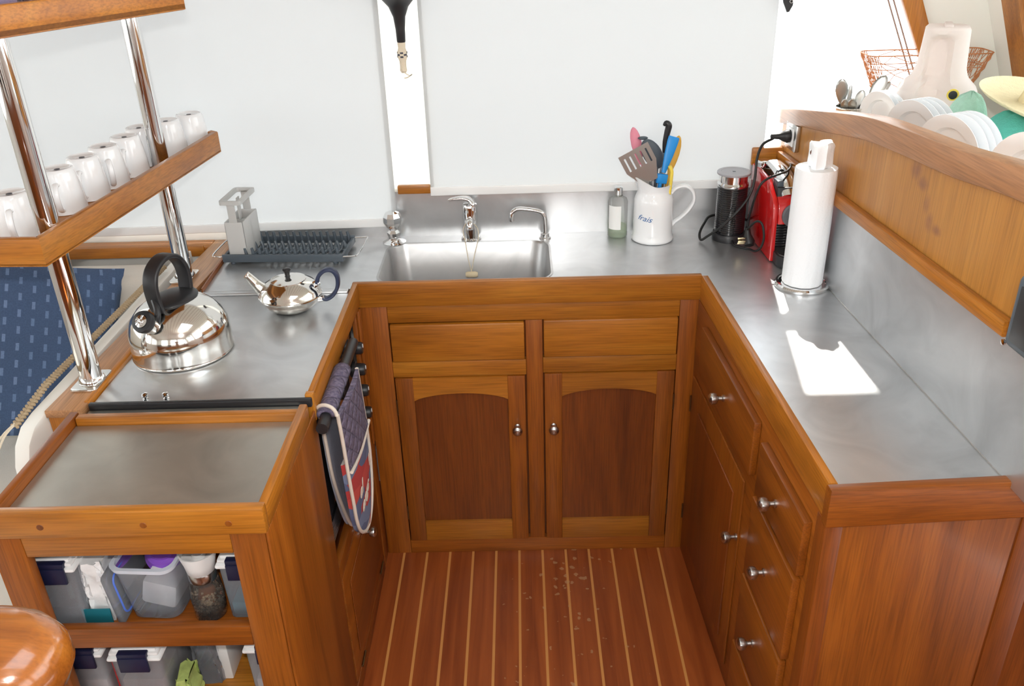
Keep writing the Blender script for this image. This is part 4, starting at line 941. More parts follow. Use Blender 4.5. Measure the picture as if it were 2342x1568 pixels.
c2 = [(.592, 2.3235, .9025), (.592, 2.305, .8975), (.605, 2.288, .8975), (.628, 2.268, .8975), (.636, 2.215, .915), (.640, 2.188, .950), (.638, 2.190, .985), (.628, 2.20, 1.008), (.617, 2.215, .995), (.612, 2.235, .965), (.618, 2.262, .9575)]
c2 = c2[:4] + [(.636, 2.235, .905), (.642, 2.205, .930), (.641, 2.190, .965), (.633, 2.192, .998), (.622, 2.207, 1.000), (.613, 2.235, .975), (.616, 2.262, .958)]
obj('cable', tube(B(), spline(c2, 6), .0031, 10), CORD, o, True, smooth=60)
pb = obj('plug', tube(B(), [(.617, 2.270, .962), (.619, 2.270, .940), (.622, 2.262, .922), (.622, 2.255, .914)], [.006, .010, .017, .013], 18), CORD, o, True, smooth=50)
for k, (dy, dz) in enumerate(((0, .008), (.0, -.006), (-.006, .001))):
    q = obj('pin', bx(.589, .609, 2.252 + dy, 2.258 + dy, .925 + dz, .930 + dz, .0008), mat('brass_pin', (.75, .65, .42), .2, 1), o, True); q.parent = pb
o = thing('machine_cord', 'black cord draped over the lever of the red coffee machine', 'cord', (.64, 2.27, 1.1))
c3 = [(.735, 2.345, 1.115), (.722, 2.29, 1.124), (.704, 2.26, 1.119), (.680, 2.240, 1.118), (.648, 2.230, 1.110), (.627, 2.225, 1.0931), (.6185, 2.24, 1.0452), (.6185, 2.27, .9858), (.618, 2.272, .962)]
obj('cable', tube(B(), spline(c3, 6), .0031, 10), CORD, o, True, smooth=60)

# ================================================================ PAPER TOWEL
ph = thing('towel_holder', 'round chrome base and upright rod of the paper towel stand', 'stand', (.699, 2.022, ZT))
obj('base', lathe(B(), [(0, 0), (.0645, 0), (.0665, .003), (.0665, .009), (.063, .013), (.058, .0135), (.056, .011), (0, .011)], 56), CHROME, ph)
obj('rod', cyl(B(), (0, 0, .011), (0, 0, .335), .005, 14), CHROME, ph)
bm = B(); tube(bm, [(.014 * math.cos(2 * PI * k / 20) - .004, .002, .342 + .014 * math.sin(2 * PI * k / 20)) for k in range(20)], .003, 8, cyc=True); obj('finger_ring', bm, CHROME, ph)
tr = thing('paper_towel_roll', 'tall white roll of embossed paper towel on the chrome stand', 'paper towel', (.699, 2.022, ZT + .0125))
bm = B(); L_ = []
for z, r in ((0, .0475), (.004, .049), (.15, .0495), (.285, .049), (.292, .0475)):
    L_.append([((r + .0006 * math.sin(k * 1.3 + z * 30)) * math.cos(2 * PI * k / 64), (r + .0006 * math.sin(k * 1.3 + z * 30)) * math.sin(2 * PI * k / 64), z) for k in range(64)])
loft(bm, L_); obj('roll', bm, PAPER, tr, smooth=60)
bm = B(); L_ = []
for i, (z, r) in enumerate(((.290, .022), (.300, .027), (.325, .026), (.345, .027), (.350, .024))):
    L_.append([((r + .004 * math.sin(k * .9)) * math.cos(2 * PI * k / 24) + .004, (r + .003 * math.sin(k * 1.7)) * math.sin(2 * PI * k / 24), z + .004 * math.sin(k * .7)) for k in range(24)])
loft(bm, L_); obj('loose_end', bm, PAPER, tr, smooth=50)

# dark appliance edge on the bulkhead at the picture edge
o = thing('bulkhead_fan', 'dark grey appliance corner fixed to the bulkhead at the right edge', 'appliance', tuple(RL(.280, -.005, 1.20)), .0497)
obj('housing', bx(-.03, .014, -.09, .045, -.062, .06, .012, 3), SLATE, o); obj('grille', bx(-.034, -.031, -.075, .025, -.045, .045, .001), BLACK, o)
obj('corner_screw', lathe(B(), [(0, 0), (.005, 0), (.005, .003), (0, .004)], 14, axes((-.031, .036, -.055), (0, 1, 0), (0, 0, 1)) @ Matrix.Rotation(PI, 4, 'Y')), CHROME, o)
# bracket at the top of the right window
o = thing('window_bracket', 'dark metal bracket hanging at the top of the bright window', 'bracket', (.705, 2.43, 1.50))
obj('arm', prism(B(), [(-.030, .12), (.012, .12), (.014, .012), (.006, -.004), (.0, -.005), (-.012, .02)], .006, axes((0, 0, 0), (1, 0, 0), (0, 0, 1))), BLACK, o)
obj('ring', tube(B(), [(.008 + .004 * math.cos(2 * PI * k / 12), -.008, .022 + .004 * math.sin(2 * PI * k / 12)) for k in range(12)], .0012, 6, cyc=True), NICKEL, o)
# trumpet-shaped fitting with rope lanyard
o = thing('hanging_bell', 'dark trumpet-shaped bell hanging in the gap between the two blinds', 'bell', (-.306, 2.40, 1.44))
obj('bell', lathe(B(), [(0, .012), (.0105, .012), (.0115, .014), (.0125, .045), (.016, .075), (.026, .100), (.042, .118), (.060, .130), (.085, .142), (.086, .146), (.055, .146), (0, .15)], 40), BLACK, o, smooth=60)
obj('rope_lanyard', lathe(B(), [(0, -.066), (.006, -.066), (.0095, -.060), (.0085, -.050), (.009, -.036), (.0125, -.026), (.0125, -.012), (.0095, -.002), (.0105, .006), (.0105, .0125), (0, .0125)], 20), ROPE, o)
bm = B()
for i in range(8):
    for jn in range(3):
        if (i + jn) % 2: continue
        a = 2 * PI * i / 8; box(bm, .011, .0135, -.004, .004, -.026 + jn * .005, -.0215 + jn * .005, M=Matrix.Rotation(a, 4, 'Z'))
obj('chequer_band', bm, INKK, o)
obj('frayed_end', tube(B(), spline([(0, 0, -.064), (.008, 0, -.070), (.016, .0, -.074), (.022, 0, -.070), (.010, 0, -.078), (0, 0, -.080)], 4), .0014, 6), ROPE, o)

# ================================================================ OVEN GLOVE over the cooker handle
g = thing('oven_glove', 'quilted double oven glove with printed end draped over the cooker handle', 'oven glove', (-.41, 1.68, .80))
# outline in (y, z); front layer bulges towards the aisle
def glove_layer(x_of, pts, thick, name, mt, par=g):
    L0 = [(x_of(y, z), y, z) for y, z in pts]; L1 = [(x_of(y, z) - thick, y, z) for y, z in pts]
    bm = B(); a = [bm.verts.new(p) for p in L0]; b = [bm.verts.new(p) for p in L1]
    n = len(pts)
    bm.faces.new(a); bm.faces.new(b[::-1])
    for i in range(n): bm.faces.new((a[i], b[i], b[(i + 1) % n], a[(i + 1) % n]))
    bmesh.ops.triangulate(bm, faces=bm.faces[:])
    return obj(name, bm, mt, par, True, smooth=60)
left = [(1.520, .852), (1.528, .79), (1.535, .70), (1.543, .622), (1.552, .560), (1.575, .508)]
tip = [(1.615, .474), (1.655, .462), (1.695, .470)]
right = [(1.728, .495), (1.752, .545), (1.756, .645), (1.738, .745), (1.718, .852)]
oc = [tuple(p[:2]) for p in spline([(a, b, 0) for a, b in left + tip + right], 4)]
xo = lambda y, z: -.392 + .010 * math.sin((y - 1.5) * 9) - .03 * max(0, (.6 - z))
# split: quilted upper pocket, printed lower end
def clipz(pts, f, keep):
    out = []
    for i in range(len(pts)):
        p, q = pts[i], pts[(i + 1) % len(pts)]; fp, fq = f(p) * keep, f(q) * keep
        if fp >= 0: out.append(p)
        if (fp >= 0) != (fq >= 0):
            t = fp / (fp - fq); out.append((p[0] + (q[0] - p[0]) * t, p[1] + (q[1] - p[1]) * t))
    return out
cut = lambda p: p[1] - (.700 - .028 * math.sin(PI * (p[0] - 1.53) / .23))
def grid_fill(poly, x_of, thick, name, mt, par=g, n=26):
    """clip a grid against the outline so that the layer can bulge"""
    ys = [p[0] for p in poly]; zs = [p[1] for p in poly]; y0, y1, z0, z1 = min(ys), max(ys), min(zs), max(zs)
    rows = []
    for i in range(n + 1):
        z = z0 + (z1 - z0) * (.002 + .996 * i / n)
        xs = []
        for k in range(len(poly)):
            p, q = poly[k], poly[(k + 1) % len(poly)]
            if (p[1] - z) * (q[1] - z) < 0: xs.append(p[0] + (q[0] - p[0]) * (z - p[1]) / (q[1] - p[1]))
        if len(xs) >= 2: rows.append((z, min(xs), max(xs)))
    bm = B(); F = []; K = []
    for z, a, b in rows:
        fr_, bk = [], []
        for k in range(15):
            t = k / 14; y = a + (b - a) * t; e_ = math.sin(PI * t) ** .5 if 0 < t < 1 else 0
            fr_.append(bm.verts.new((x_of(y, z) + .006 * e_, y, z))); bk.append(bm.verts.new((x_of(y, z) - thick, y, z)))
        F.append(fr_); K.append(bk)
    for i in range(len(F) - 1):
        for k in range(14):
            bm.faces.new((F[i][k], F[i][k + 1], F[i + 1][k + 1], F[i + 1][k])); bm.faces.new((K[i][k], K[i + 1][k], K[i + 1][k + 1], K[i][k + 1]))
        bm.faces.new((F[i][0], F[i + 1][0], K[i + 1][0], K[i][0])); bm.faces.new((F[i][14], K[i][14], K[i + 1][14], F[i + 1][14]))
    bm.faces.new(F[0] + K[0][::-1]); bm.faces.new(F[-1][::-1] + K[-1])
    return obj(name, bm, mt, par, True, smooth=60)
grid_fill(clipz(oc, lambda p: cut(p) - .02, -1), xo, .010, 'printed_end', PRINT)
up = clipz(oc, cut, 1)
grid_fill(up, lambda y, z: xo(y, z) + .006, .006, 'quilted_pocket', QUILT)
# fold over the handle
bm = B(); R = []
for k in range(9):
    a = PI * k / 8; cx = -.412; rr = .019
    R.append([(cx + rr * math.cos(a) * 1.05, y, .849 + rr * math.sin(a)) for y in [1.520 + (1.718 - 1.520) * i / 12 for i in range(13)]])
vv = [[bm.verts.new(p) for p in r] for r in R]
for r0, r1 in zip(vv, vv[1:]):
    for i in range(12): bm.faces.new((r0[i], r0[i + 1], r1[i + 1], r1[i]))
ob = obj('fold', bm, QUILT, g, True, smooth=60); sm = ob.modifiers.new('s', 'SOLIDIFY'); sm.thickness = .008
# inner hanging layer behind
bo = [tuple(p[:2]) for p in spline([(a, b, 0) for a, b in [(1.540, .852), (1.552, .775), (1.568, .664), (1.610, .555), (1.665, .455), (1.700, .450), (1.735, .56), (1.722, .70), (1.715, .852)]], 4)]
grid_fill(bo, lambda y, z: -.428 - .004 * math.sin(y * 20), .008, 'inner_layer', mat('towelling', (.34, .36, .44), .95, bump=1, bscale=120))
# binding
bpts = [(xo(y, z) + .003, y, z) for y, z in spline([(a, b, 0) for a, b in left + tip + right], 3) and [tuple(p[:2]) for p in spline([(a, b, 0) for a, b in left + tip + right], 3)]]
obj('binding', tube(B(), bpts, .0042, 8), BEIGE, g, True, smooth=60)
obj('binding', tube(B(), [(-.429, y, z) for y, z in bo[:24]], .0042, 8), BEIGE, g, True, smooth=60)
lo_ = [p for p in up if abs(cut(p)) < 1e-3]
a, b = lo_[0], lo_[-1]
obj('pocket_binding', tube(B(), spline([(xo(*a) + .011, a[0], a[1]), (xo(*a) + .014, (a[0] + b[0]) / 2, (a[1] + b[1]) / 2 - .012), (xo(*b) + .011, b[0], b[1])], 6), .004, 8), BEIGE, g, True)
obj('fold_binding', tube(B(), [(-.412 + .023 * math.cos(PI * k / 10), 1.520 + .018 * k / 10, .850 + .021 * math.sin(PI * k / 10)) for k in range(11)], .0042, 8), BEIGE, g, True, smooth=60)
for s_, y, z, sz in (('el', 1.585, .585, .042), ('ongs', 1.595, .540, .042), ('R', 1.700, .600, .030)):
    bm = text_bm(s_, sz, shear=.3, extrude=.0006, bold=.001)
    bmesh.ops.subdivide_edges(bm, edges=bm.edges, cuts=1)
    for v_ in bm.verts:
        yy, zz = y + v_.co.x, z + v_.co.y + v_.co.x * .25; v_.co = Vector((xo(yy, zz) + .0075 + v_.co.z, yy, zz))
    obj('lettering', bm, BEIGE, g, True, smooth=0)

# ================================================================ LOCKER CONTENTS
def clip_box(name, label, x0, x1, y0, y1, z0, h, clipx, lx1=None, grp=None, content=None):
    t = thing(name, label, 'storage box', ((x0 + x1) / 2, (y0 + y1) / 2, z0))
    cy0 = lambda z, g_: [(a, b, z) for a, b in rrect(x0 + g_, x1 - g_, y0 + g_, y1 - g_, .012, 4)]
    bm = loft(B(), [cy0(z0 + .0005, .006), cy0(z0 + .004, .003), cy0(z0 + h - .018, 0)], True, False)
    obj('box_body', bm, CLEARP, t, True)
    bm = B()
    for i, (z, g_) in enumerate(((z0 + h - .018, -.003), (z0 + h - .008, .001), (z0 + h - .002, .006))):
        box(bm, x0 + g_, x1 - g_, y0 + g_, y1 - g_, z, z + .008, .0035, 2)
    l = obj('lid', bm, WPLAST, t, True)
    c = obj('clip', bx(clipx[0], clipx[1], y0 - .008, y0 - .002, z0 + h - .040, z0 + h - .006, .0015), NAVYP, t, True, label='navy blue snap clip'); c.parent = l
    c = obj('clip', bx(clipx[0], clipx[1], y0 - .006, y0 + .012, z0 + h - .008, z0 + h + .0035, .0015), NAVYP, t, True, label='navy blue snap clip'); c.parent = l
    if content:
        obj('contents', bx(x0 + .008, x1 - .008, y0 + .008, y1 - .008, z0 + .005, z0 + h * content[0], .004), content[1], t, True)
    return t
DK = mat('dark_contents', (.10, .08, .08), .8, var=.3); FL = mat('pale_contents', (.55, .50, .46), .8, var=.2)
clip_box('clip_lid_box', 'clear box with white lid and navy clip at left of the upper shelf', -.888, -.800, 1.172, 1.40, .6255, .150, (-.875, -.812), content=(.3, DK))
clip_box('clip_lid_box', 'clear box with navy clip half hidden behind the peppercorn mill', -.553, -.450, 1.185, 1.42, .6255, .140, (-.535, -.470), content=(.25, TEAL))
clip_box('clip_lid_box', 'clear box with navy clip leftmost on the lower shelf', -.885, -.802, 1.172, 1.40, .3805, .190, (-.872, -.812), content=(.55, FL))
clip_box('clip_lid_box', 'clear box with navy clip second from left on the lower shelf', -.785, -.690, 1.165, 1.40, .3805, .186, (-.765, -.710), content=(.6, mat('brown_contents', (.28, .20, .16), .8, var=.2)))
clip_box('clip_lid_box', 'clear box with navy clip at the right end of the lower shelf', -.535, -.450, 1.175, 1.40, .3805, .190, (-.512, -.462), content=(.5, FL))
# bag of folded filters
def crumple(name, label, cat, c, dims, mt, seed, amp=.006, top=.8):
    random.seed(seed)
    t = thing(name, label, cat, c); L_ = []
    n = 28
    for iz in range(15):
        f = iz / 14; w_ = dims[0] / 2 * (1 - (1 - top) * f); d_ = dims[1] / 2
        base = rrect(-w_, w_, -d_, d_, min(w_, d_) * .5, 6)
        L_.append([(x + amp * math.sin(9 * f + k * 1.9 + seed) , y + amp * math.sin(14 * f + k * 2.7), f * dims[2] + amp * .5 * math.sin(k * 1.1)) for k, (x, y) in enumerate(base)])
    bm = loft(B(), L_); obj('bag', bm, mt, t, False, smooth=30); return t
BAG = mat('crumpled_white_plastic', (.88, .90, .92), .35, var=.15, vscale=50, bump=.5, bscale=60)
o = crumple('filter_bag', 'crumpled clear bag of folded white papers with teal label on upper shelf', 'bag', (-.782, 1.285, .6258), (.050, .19, .135), BAG, 3, .004)
obj('teal_label', bx(-.030, .022, -.1085, -.106, .004, .040, .0005), TEAL, o)
# open blue-rimmed box with a lid leaning on it
t = thing('open_food_box', 'open clear food box with pale rim holding a purple lid and white packet', 'storage box', (-.683, 1.285, .6258), math.radians(-4))
lp = lambda z, g_: [(a, b, z) for a, b in rrect(-.056 + g_, .056 - g_, -.105 + g_, .105 - g_, .022, 6)]
obj('box_body', loft(B(), [lp(.0005, .014), lp(.004, .010), lp(.120, .0)], True, False), CLEARP, t)
obj('rim', loft(B(), [lp(.118, -.002), lp(.127, -.004), lp(.127, .003), lp(.118, .003), lp(.118, -.002)], False, False), mat('frosted_rim', (.72, .78, .88), .3), t)
o = thing('plastic_lid', 'round ridged purple plastic lid lying inside the open food box', 'lid', (-.683, 1.29, .715), math.radians(-4))
bm = lathe(B(), [(0, .022), (.012, .024), (.013, .020), (.022, .020), (.023, .022), (.030, .020), (.031, .016), (.038, .013), (.042, .002), (.044, 0), (0, 0)], 36, Matrix.Rotation(.45, 4, 'X') @ Matrix.Diagonal((1, 1.2, 1, 1)))
obj('lid', bm, PURPLE, o, smooth=40)
o = thing('paper_packet', 'folded white packet inside the open food box', 'packet', (-.683, 1.26, .6335), math.radians(-4))
bm = B(); box(bm, -.033, .033, -.055, .06, 0, .055, .008); bmesh.ops.transform(bm, matrix=Matrix.Rotation(.25, 4, 'Y'), verts=bm.verts); bmesh.ops.translate(bm, verts=bm.verts, vec=(0, 0, .010))
obj('packet', bm, BAG, o)
o = thing('box_lid', 'frosted rectangular lid with blue seal leaning on the open food box', 'lid', (-.747, 1.255, .6258))
Mx = Matrix.Translation((0, 0, .062)) @ Matrix.Rotation(-.10, 4, 'Y')
bm = B(); box(bm, -.007, .007, -.085, .085, -.055, .055, .006, M=Mx); obj('lid', bm, CLEARP, o)
sl = [Mx @ Vector((.0078, a, b)) for a, b in rrect(-.072, .072, -.043, .043, .015, 5)]
obj('blue_seal', tube(B(), sl, .0018, 8, cyc=True), CRATE, o, label='thin blue sealing ring')
# peppercorn mill
o = thing('peppercorn_mill', 'glass jar of peppercorns with flared white grinder cap on upper shelf', 'pepper mill', (-.590, 1.205, .6258))
Mt_ = Matrix.Rotation(.04, 4, 'Y')
obj('jar', lathe(B(), [(0, .001), (.026, .001), (.029, .004), (.030, .050), (.026, .085), (.0235, .095)], 32, cap=False), JARG, o, smooth=50)
obj('metal_band', lathe(B(), [(.0245, .086), (.0255, .088), (.0255, .104), (.0245, .106)], 32, cap=False), NICKEL, o)
obj('cap', lathe(B(), [(.022, .104), (.025, .106), (.028, .125), (.033, .146), (.0335, .149), (.031, .149), (.028, .138), (.012, .134), (.010, .142), (.0, .143)], 36, cap=False), WPLAST, o, smooth=50)
random.seed(5); bm = B()
for k in range(260):
    a = random.random() * 2 * PI; r = .0265 * math.sqrt(random.random()); z = .004 + .026 * random.random()
    if z > .020 and random.random() < .4: continue
    M_ = Matrix.Translation((r * math.cos(a), r * math.sin(a), z)) @ Matrix.Scale(.0026, 4); bmesh.ops.create_icosphere(bm, subdivisions=1, radius=1, matrix=M_)
p_ = obj('peppercorns', bm, mat('peppercorn', (.30, .21, .13), .5, var=.6, vscale=180), o); p_['kind'] = 'stuff'
bm = text_bm('S&P', .011, shear=.4, extrude=.0001); bm.free()
# lower shelf bits
o = thing('red_packet', 'thin red packet between two clip boxes on the lower shelf', 'packet', (-.793, 1.24, .3808)); obj('packet', bx(-.0045, .0045, -.05, .05, 0, .158, .001), mat('red_card', (.45, .02, .02), .5), o)
o = crumple('clear_bag', 'crumpled clear bag behind the clip boxes on the lower shelf', 'bag', (-.655, 1.32, .3808), (.055, .12, .165), CLEARP, 8, .003)
o = thing('white_carton', 'small white carton standing on the lower shelf', 'carton', (-.622, 1.31, .3808)); obj('carton', bx(-.011, .011, -.04, .04, 0, .125, .003), WPLAST, o)
BC = mat('printed_blue_bag', (.22, .34, .62), .4, var=.4, vscale=40); GC = mat('printed_green_bag', (.25, .50, .10), .4, var=.5, vscale=60)
crumple('blue_packet', 'crumpled pale blue packet deep on the lower shelf', 'packet', (-.575, 1.40, .3808), (.045, .06, .120), BC, 12, .005)
crumple('green_packet', 'crumpled bright green packet beside the pale blue one', 'packet', (-.620, 1.41, .3808), (.032, .05, .118), GC, 14, .004)
crumple('seed_packet', 'green white and yellow packet low on the lower shelf', 'packet', (-.668, 1.205, .3808), (.030, .05, .098), mat('lime_print', (.42, .52, .16), .5, var=.7, vscale=45), 15, .004)

# ================================================================ DISHES BEYOND THE BULKHEAD
ZD = 1.1905
P_ = thing('dinner_plate', 'white plate', 'plate', (0, 0, 0), 0, None)
def plate_profile(r): return [(0, 0), (r * .55, 0), (r * .60, .002), (r * .68, .012), (r * .97, .0165), (r, .0180), (r * .995, .0192), (r * .95, .0187), (r * .66, .0140), (r * .585, .0050), (r * .5, .0035), (0, .0035)]
def plate_obj(root, r, tilt):
    M_ = Matrix.Translation((0, 0, r * math.cos(tilt) + .0008)) @ Matrix.Rotation(-PI / 2 + tilt, 4, 'Y')
    return obj('plate', lathe(B(), plate_profile(r), 48, M_, cap=False), WHITE, root, smooth=40)
bpy.data.objects.remove(P_)
groups = [
    ('first row', (.935, 2.262), .066, 5, .0165, ['white saucer frontmost in the farthest plate row', 'white saucer second in the farthest plate row', 'white saucer third in the farthest plate row', 'white saucer fourth in the farthest plate row', 'white saucer last in the farthest plate row']),
    ('second row', (.925, 2.035), .079, 4, .020, ['white plate frontmost in the middle plate row', 'white plate second in the middle plate row', 'white plate third in the middle plate row', 'white plate last in the middle plate row']),
    ('third row', (.925, 1.850), .083, 4, .021, ['white plate frontmost in the plate row nearest the camera', 'white plate second in the nearest plate row', 'white plate third in the nearest plate row', 'white plate last in the nearest plate row']),
    ('fourth', (.955, 1.575), .098, 1, .02, ['large white plate cut by the right edge of the photo'])]
for nm, (x, y), r, n, st, labs in groups:
    az = math.radians(24); src = None
    for k in range(n):
        kk = k + (.35 if (nm == 'third row' and k) else 0)
        loc = (x + kk * st * math.cos(az), y + kk * st * math.sin(az), ZD)
        if src is None:
            src = thing('saucer' if r < .07 else 'dinner_plate', labs[0], 'plate', loc, az, 'white plates standing behind the bulkhead' if n > 1 else None); plate_obj(src, r, -.10)
        else: copy_tree(src, loc, az, labs[k])
# cutlery in a pot
o = thing('cutlery_pot', 'small steel pot holding cutlery at the far end of the ledge', 'pot', (.878, 2.345, ZD))
obj('pot', lathe(B(), [(0, .001), (.036, .001), (.038, .004), (.040, .072), (.042, .074), (.040, .076), (.037, .074), (.036, .006), (0, .005)], 36, cap=False), POLISH, o, smooth=40)
def cutl(name, label, cat, p0, p1, wid, mt=TURN, prof=None):
    o = thing(name, label, cat, (.878, 2.345, ZD + .01)); p0 = Vector(p0); p1 = Vector(p1); d = (p1 - p0)
    U3(o, 'handle', tube(B(), [p0, p0 + d * .55], .0028, 8), mt)
    U3(o, 'bowl' if cat == 'spoon' else 'head', blade(B(), tuple(p0 + d * .52), tuple(p1), wid, .004, prof or spoonp, face=(-.4, -1, .2)), mt, smooth=60); return o
knp = [(0, .5), (.2, .9), (.7, 1), (.92, .7), (1, .15)]
cutl('serving_spoon', 'broad steel spoon upright at the left of the cutlery pot', 'spoon', (.862, 2.350, 1.20), (.848, 2.352, 1.335), .032)
cutl('teaspoon', 'dark small spoon low at the left of the cutlery pot', 'spoon', (.868, 2.330, 1.20), (.853, 2.325, 1.290), .020)
cutl('teaspoon', 'dark small spoon low in the middle of the cutlery pot', 'spoon', (.880, 2.325, 1.20), (.870, 2.318, 1.292), .024)
cutl('table_fork', 'thin steel fork between the upright spoons', 'fork', (.872, 2.352, 1.20), (.876, 2.358, 1.318), .012, prof=knp)
cutl('dessert_spoon', 'steel spoon with curved bowl leaning right in the pot', 'spoon', (.878, 2.345, 1.20), (.905, 2.346, 1.306), .026)
cutl('salad_server', 'large steel serving spoon leaning right from the pot', 'spoon', (.885, 2.350, 1.20), (.962, 2.352, 1.340), .034, prof=spoonp)
cutl('butter_knife', 'steel knife blade leaning far right from the pot', 'knife', (.890, 2.358, 1.20), (.980, 2.362, 1.322), .018, prof=knp)
# milky jug
o = thing('water_container', 'milky pinkish plastic container with recessed grip and black cap', 'container', (1.060, 2.265, ZD), math.radians(-22))
L_ = []
for z, wx, wy in ((0, .078, .06), (.006, .086, .068), (.05, .094, .075), (.110, .095, .076), (.135, .090, .072), (.160, .066, .056), (.185, .057, .050), (.240, .053, .047), (.276, .051, .045), (.282, .046, .041)):
    L_.append([(x, y, z) for x, y in rrect(-wx, wx, -wy, wy, min(wx, wy) * .55, 7)])
for L2 in L_:
    pass
bm = B(); n_ = len(L_[0])
LL = spline
dens = []
for a, b in zip(L_, L_[1:]):
    for q in range(4):
        t_ = q / 4; dens.append([tuple(Vector(p).lerp(Vector(r_), t_)) for p, r_ in zip(a, b)])
dens.append(L_[-1])
def dent(p):
    x, y, z = p
    if y < 0:
        f = max(0, 1 - ((x + .012) / .030) ** 2) * max(0, 1 - ((z - .180) / .082) ** 4)
        y = y + .050 * min(1, f * 2.2)
    return (x, y, z)
fine = []
for Lp in dens:
    out_ = []
    for i in range(len(Lp)):
        p, q = Vector(Lp[i]), Vector(Lp[(i + 1) % len(Lp)]); m_ = 6 if (q - p).length > .015 else 1
        for k in range(m_): out_.append(dent(tuple(p.lerp(q, k / m_))))
    fine.append(out_)
nn_ = min(len(f) for f in fine)
same = all(len(f) == nn_ for f in fine)
if not same:
    fine = []
    for Lp in dens:
        out_ = []
        for i in range(len(Lp)):
            p, q = Vector(Lp[i]), Vector(Lp[(i + 1) % len(Lp)])
            for k in range(3): out_.append(dent(tuple(p.lerp(q, k / 3))))
        fine.append(out_)
obj('body', loft(B(), fine), JUGP, o, smooth=60)
cp = obj('cap', lathe(B(), [(0, 0), (.010, 0), (.010, .006), (0, .007)], 24, axes((.034, -.0745, .132), (1, 0, 0), (0, 0, 1))), BLACK, o, label='round black cap')
rg = obj('cap_ring', lathe(B(), [(.010, 0), (.014, 0), (.014, .003), (.010, .003)], 24, axes((.034, -.0745, .132), (1, 0, 0), (0, 0, 1)), cap=False), YELB, o, label='yellow ring'); rg.parent = cp
obj('top_handle', bx(-.010, .010, -.03, .03, .278, .289, .004), JUGP, o)
# rusty wire basket behind it
o = thing('wire_basket', 'flared rusty wire basket behind the milky container', 'basket', (1.078, 2.402, ZD))
random.seed(11)
def bk(u, v):      # u around 0..1, v 0 bottom..1 top
    w_ = .075 + .088 * v; d_ = .022 + .026 * v; per = rrect(-w_, w_, -d_, d_, d_ * .5, 4); i_ = u * len(per) % len(per); a = int(i_); f = i_ - a
    p, q = Vector((*per[a], 0)), Vector((*per[(a + 1) % len(per)], 0)); r_ = p.lerp(q, f); return Vector((r_.x, r_.y, v * .198))
for v_, rr_ in ((1, .0016), (.82, .0011)):
    obj('rim_wire', tube(B(), [bk(k / 60, v_) for k in range(60)], rr_, 6, cyc=True), RUST, o)
obj('rim_wire', tube(B(), [bk(k / 60, .002) + Vector((0, 0, .0012)) for k in range(60)], .0014, 6, cyc=True), RUST, o)
bm = B(); NU = 34; NV = 8
for i in range(NU):
    for jn in range(NV):
        u0 = (i + .5 * (jn % 2)) / NU; v0 = jn / NV; v1 = (jn + 1) / NV
        for du in (-.5, .5):
            p = bk(u0, v0 + .004); q = bk((u0 + du / NU) % 1, v1); m_ = p.lerp(q, .5) + Vector((random.uniform(-.003, .003), random.uniform(-.002, .002), random.uniform(-.004, .004)))
            tube(bm, [p, m_, q], .0009, 4, cap=False)
obj('wire_mesh', bm, RUST, o, smooth=0)
# hats
o = thing('woven_hat', 'pale and deep teal woven hat lying on the ledge under a straw hat', 'hat', (1.145, 2.00, ZD), math.radians(15))
bm = B(); L_ = []
for i in range(13):
    t_ = i / 12; r = .078 * math.sqrt(max(0, 1 - t_ ** 2.6)) + .004; L_.append([(1.15 * r * math.cos(2 * PI * k / 40), r * math.sin(2 * PI * k / 40), .022 + .112 * t_ + .004 * math.sin(k * .9)) for k in range(40)])
loft(bm, L_); obj('crown', bm, HATT, o, smooth=60)
bm = B(); L_ = []
for r, z in ((.082, .024), (.100, .012), (.125, .006), (.140, .010), (.142, .013), (.125, .011), (.100, .017), (.082, .030)):
    L_.append([(1.1 * r * math.cos(2 * PI * k / 48), r * math.sin(2 * PI * k / 48) * 1.0, max(.001, z + (r - .08) * .35 * max(0, math.cos(2 * PI * k / 48 * 2 + 1)))) for k in range(48)])
loft(bm, L_, False, False); obj('brim', bm, HATT, o, smooth=60)
MINT = mat('pale_mint_weave', (.42, .68, .56), .9, bump=1, bscale=240, var=.15, vscale=70)
o = thing('mint_beanie', 'pale mint woven hat crumpled between plates and teal hat', 'hat', (1.068, 2.120, ZD), math.radians(20))
bm = B(); L_ = []
for i in range(13):
    t_ = i / 12; r = .058 * math.sqrt(max(0, 1 - t_ ** 2.4)) + .003; L_.append([(1.0 * r * math.cos(2 * PI * k / 36) + .012 * t_, .85 * r * math.sin(2 * PI * k / 36), .0005 + .150 * t_ + .003 * math.sin(k * 1.3) * (i > 0)) for k in range(36)])
loft(bm, L_); obj('crown', bm, MINT, o, smooth=60)
o = thing('straw_hat', 'wide-brimmed straw hat resting on top of the teal hat', 'hat', (1.165, 1.965, ZD + .132), math.radians(0))
Tm = Matrix.Translation((0, 0, .012)) @ Matrix.Rotation(.22, 4, 'X') @ Matrix.Rotation(.20, 4, 'Y')
bm = B(); L_ = []
for r, z in ((.050, .0), (.10, -.004), (.130, .0), (.142, .008), (.143, .010), (.130, .003), (.10, -.001), (.050, .003)):
    L_.append([(r * math.cos(2 * PI * k / 56), r * 1.05 * math.sin(2 * PI * k / 56), z + .006 * math.sin(2 * PI * k / 56 * 2)) for k in range(56)])
loft(bm, L_, False, False); bmesh.ops.transform(bm, matrix=Tm, verts=bm.verts); obj('brim', bm, STRAW, o, smooth=60)
obj('crown', lathe(B(), [(.056, 0), (.054, .03), (.048, .062), (.036, .072), (.024, .070), (0, .064)], 40, Tm, cap=False), STRAW, o, smooth=60)

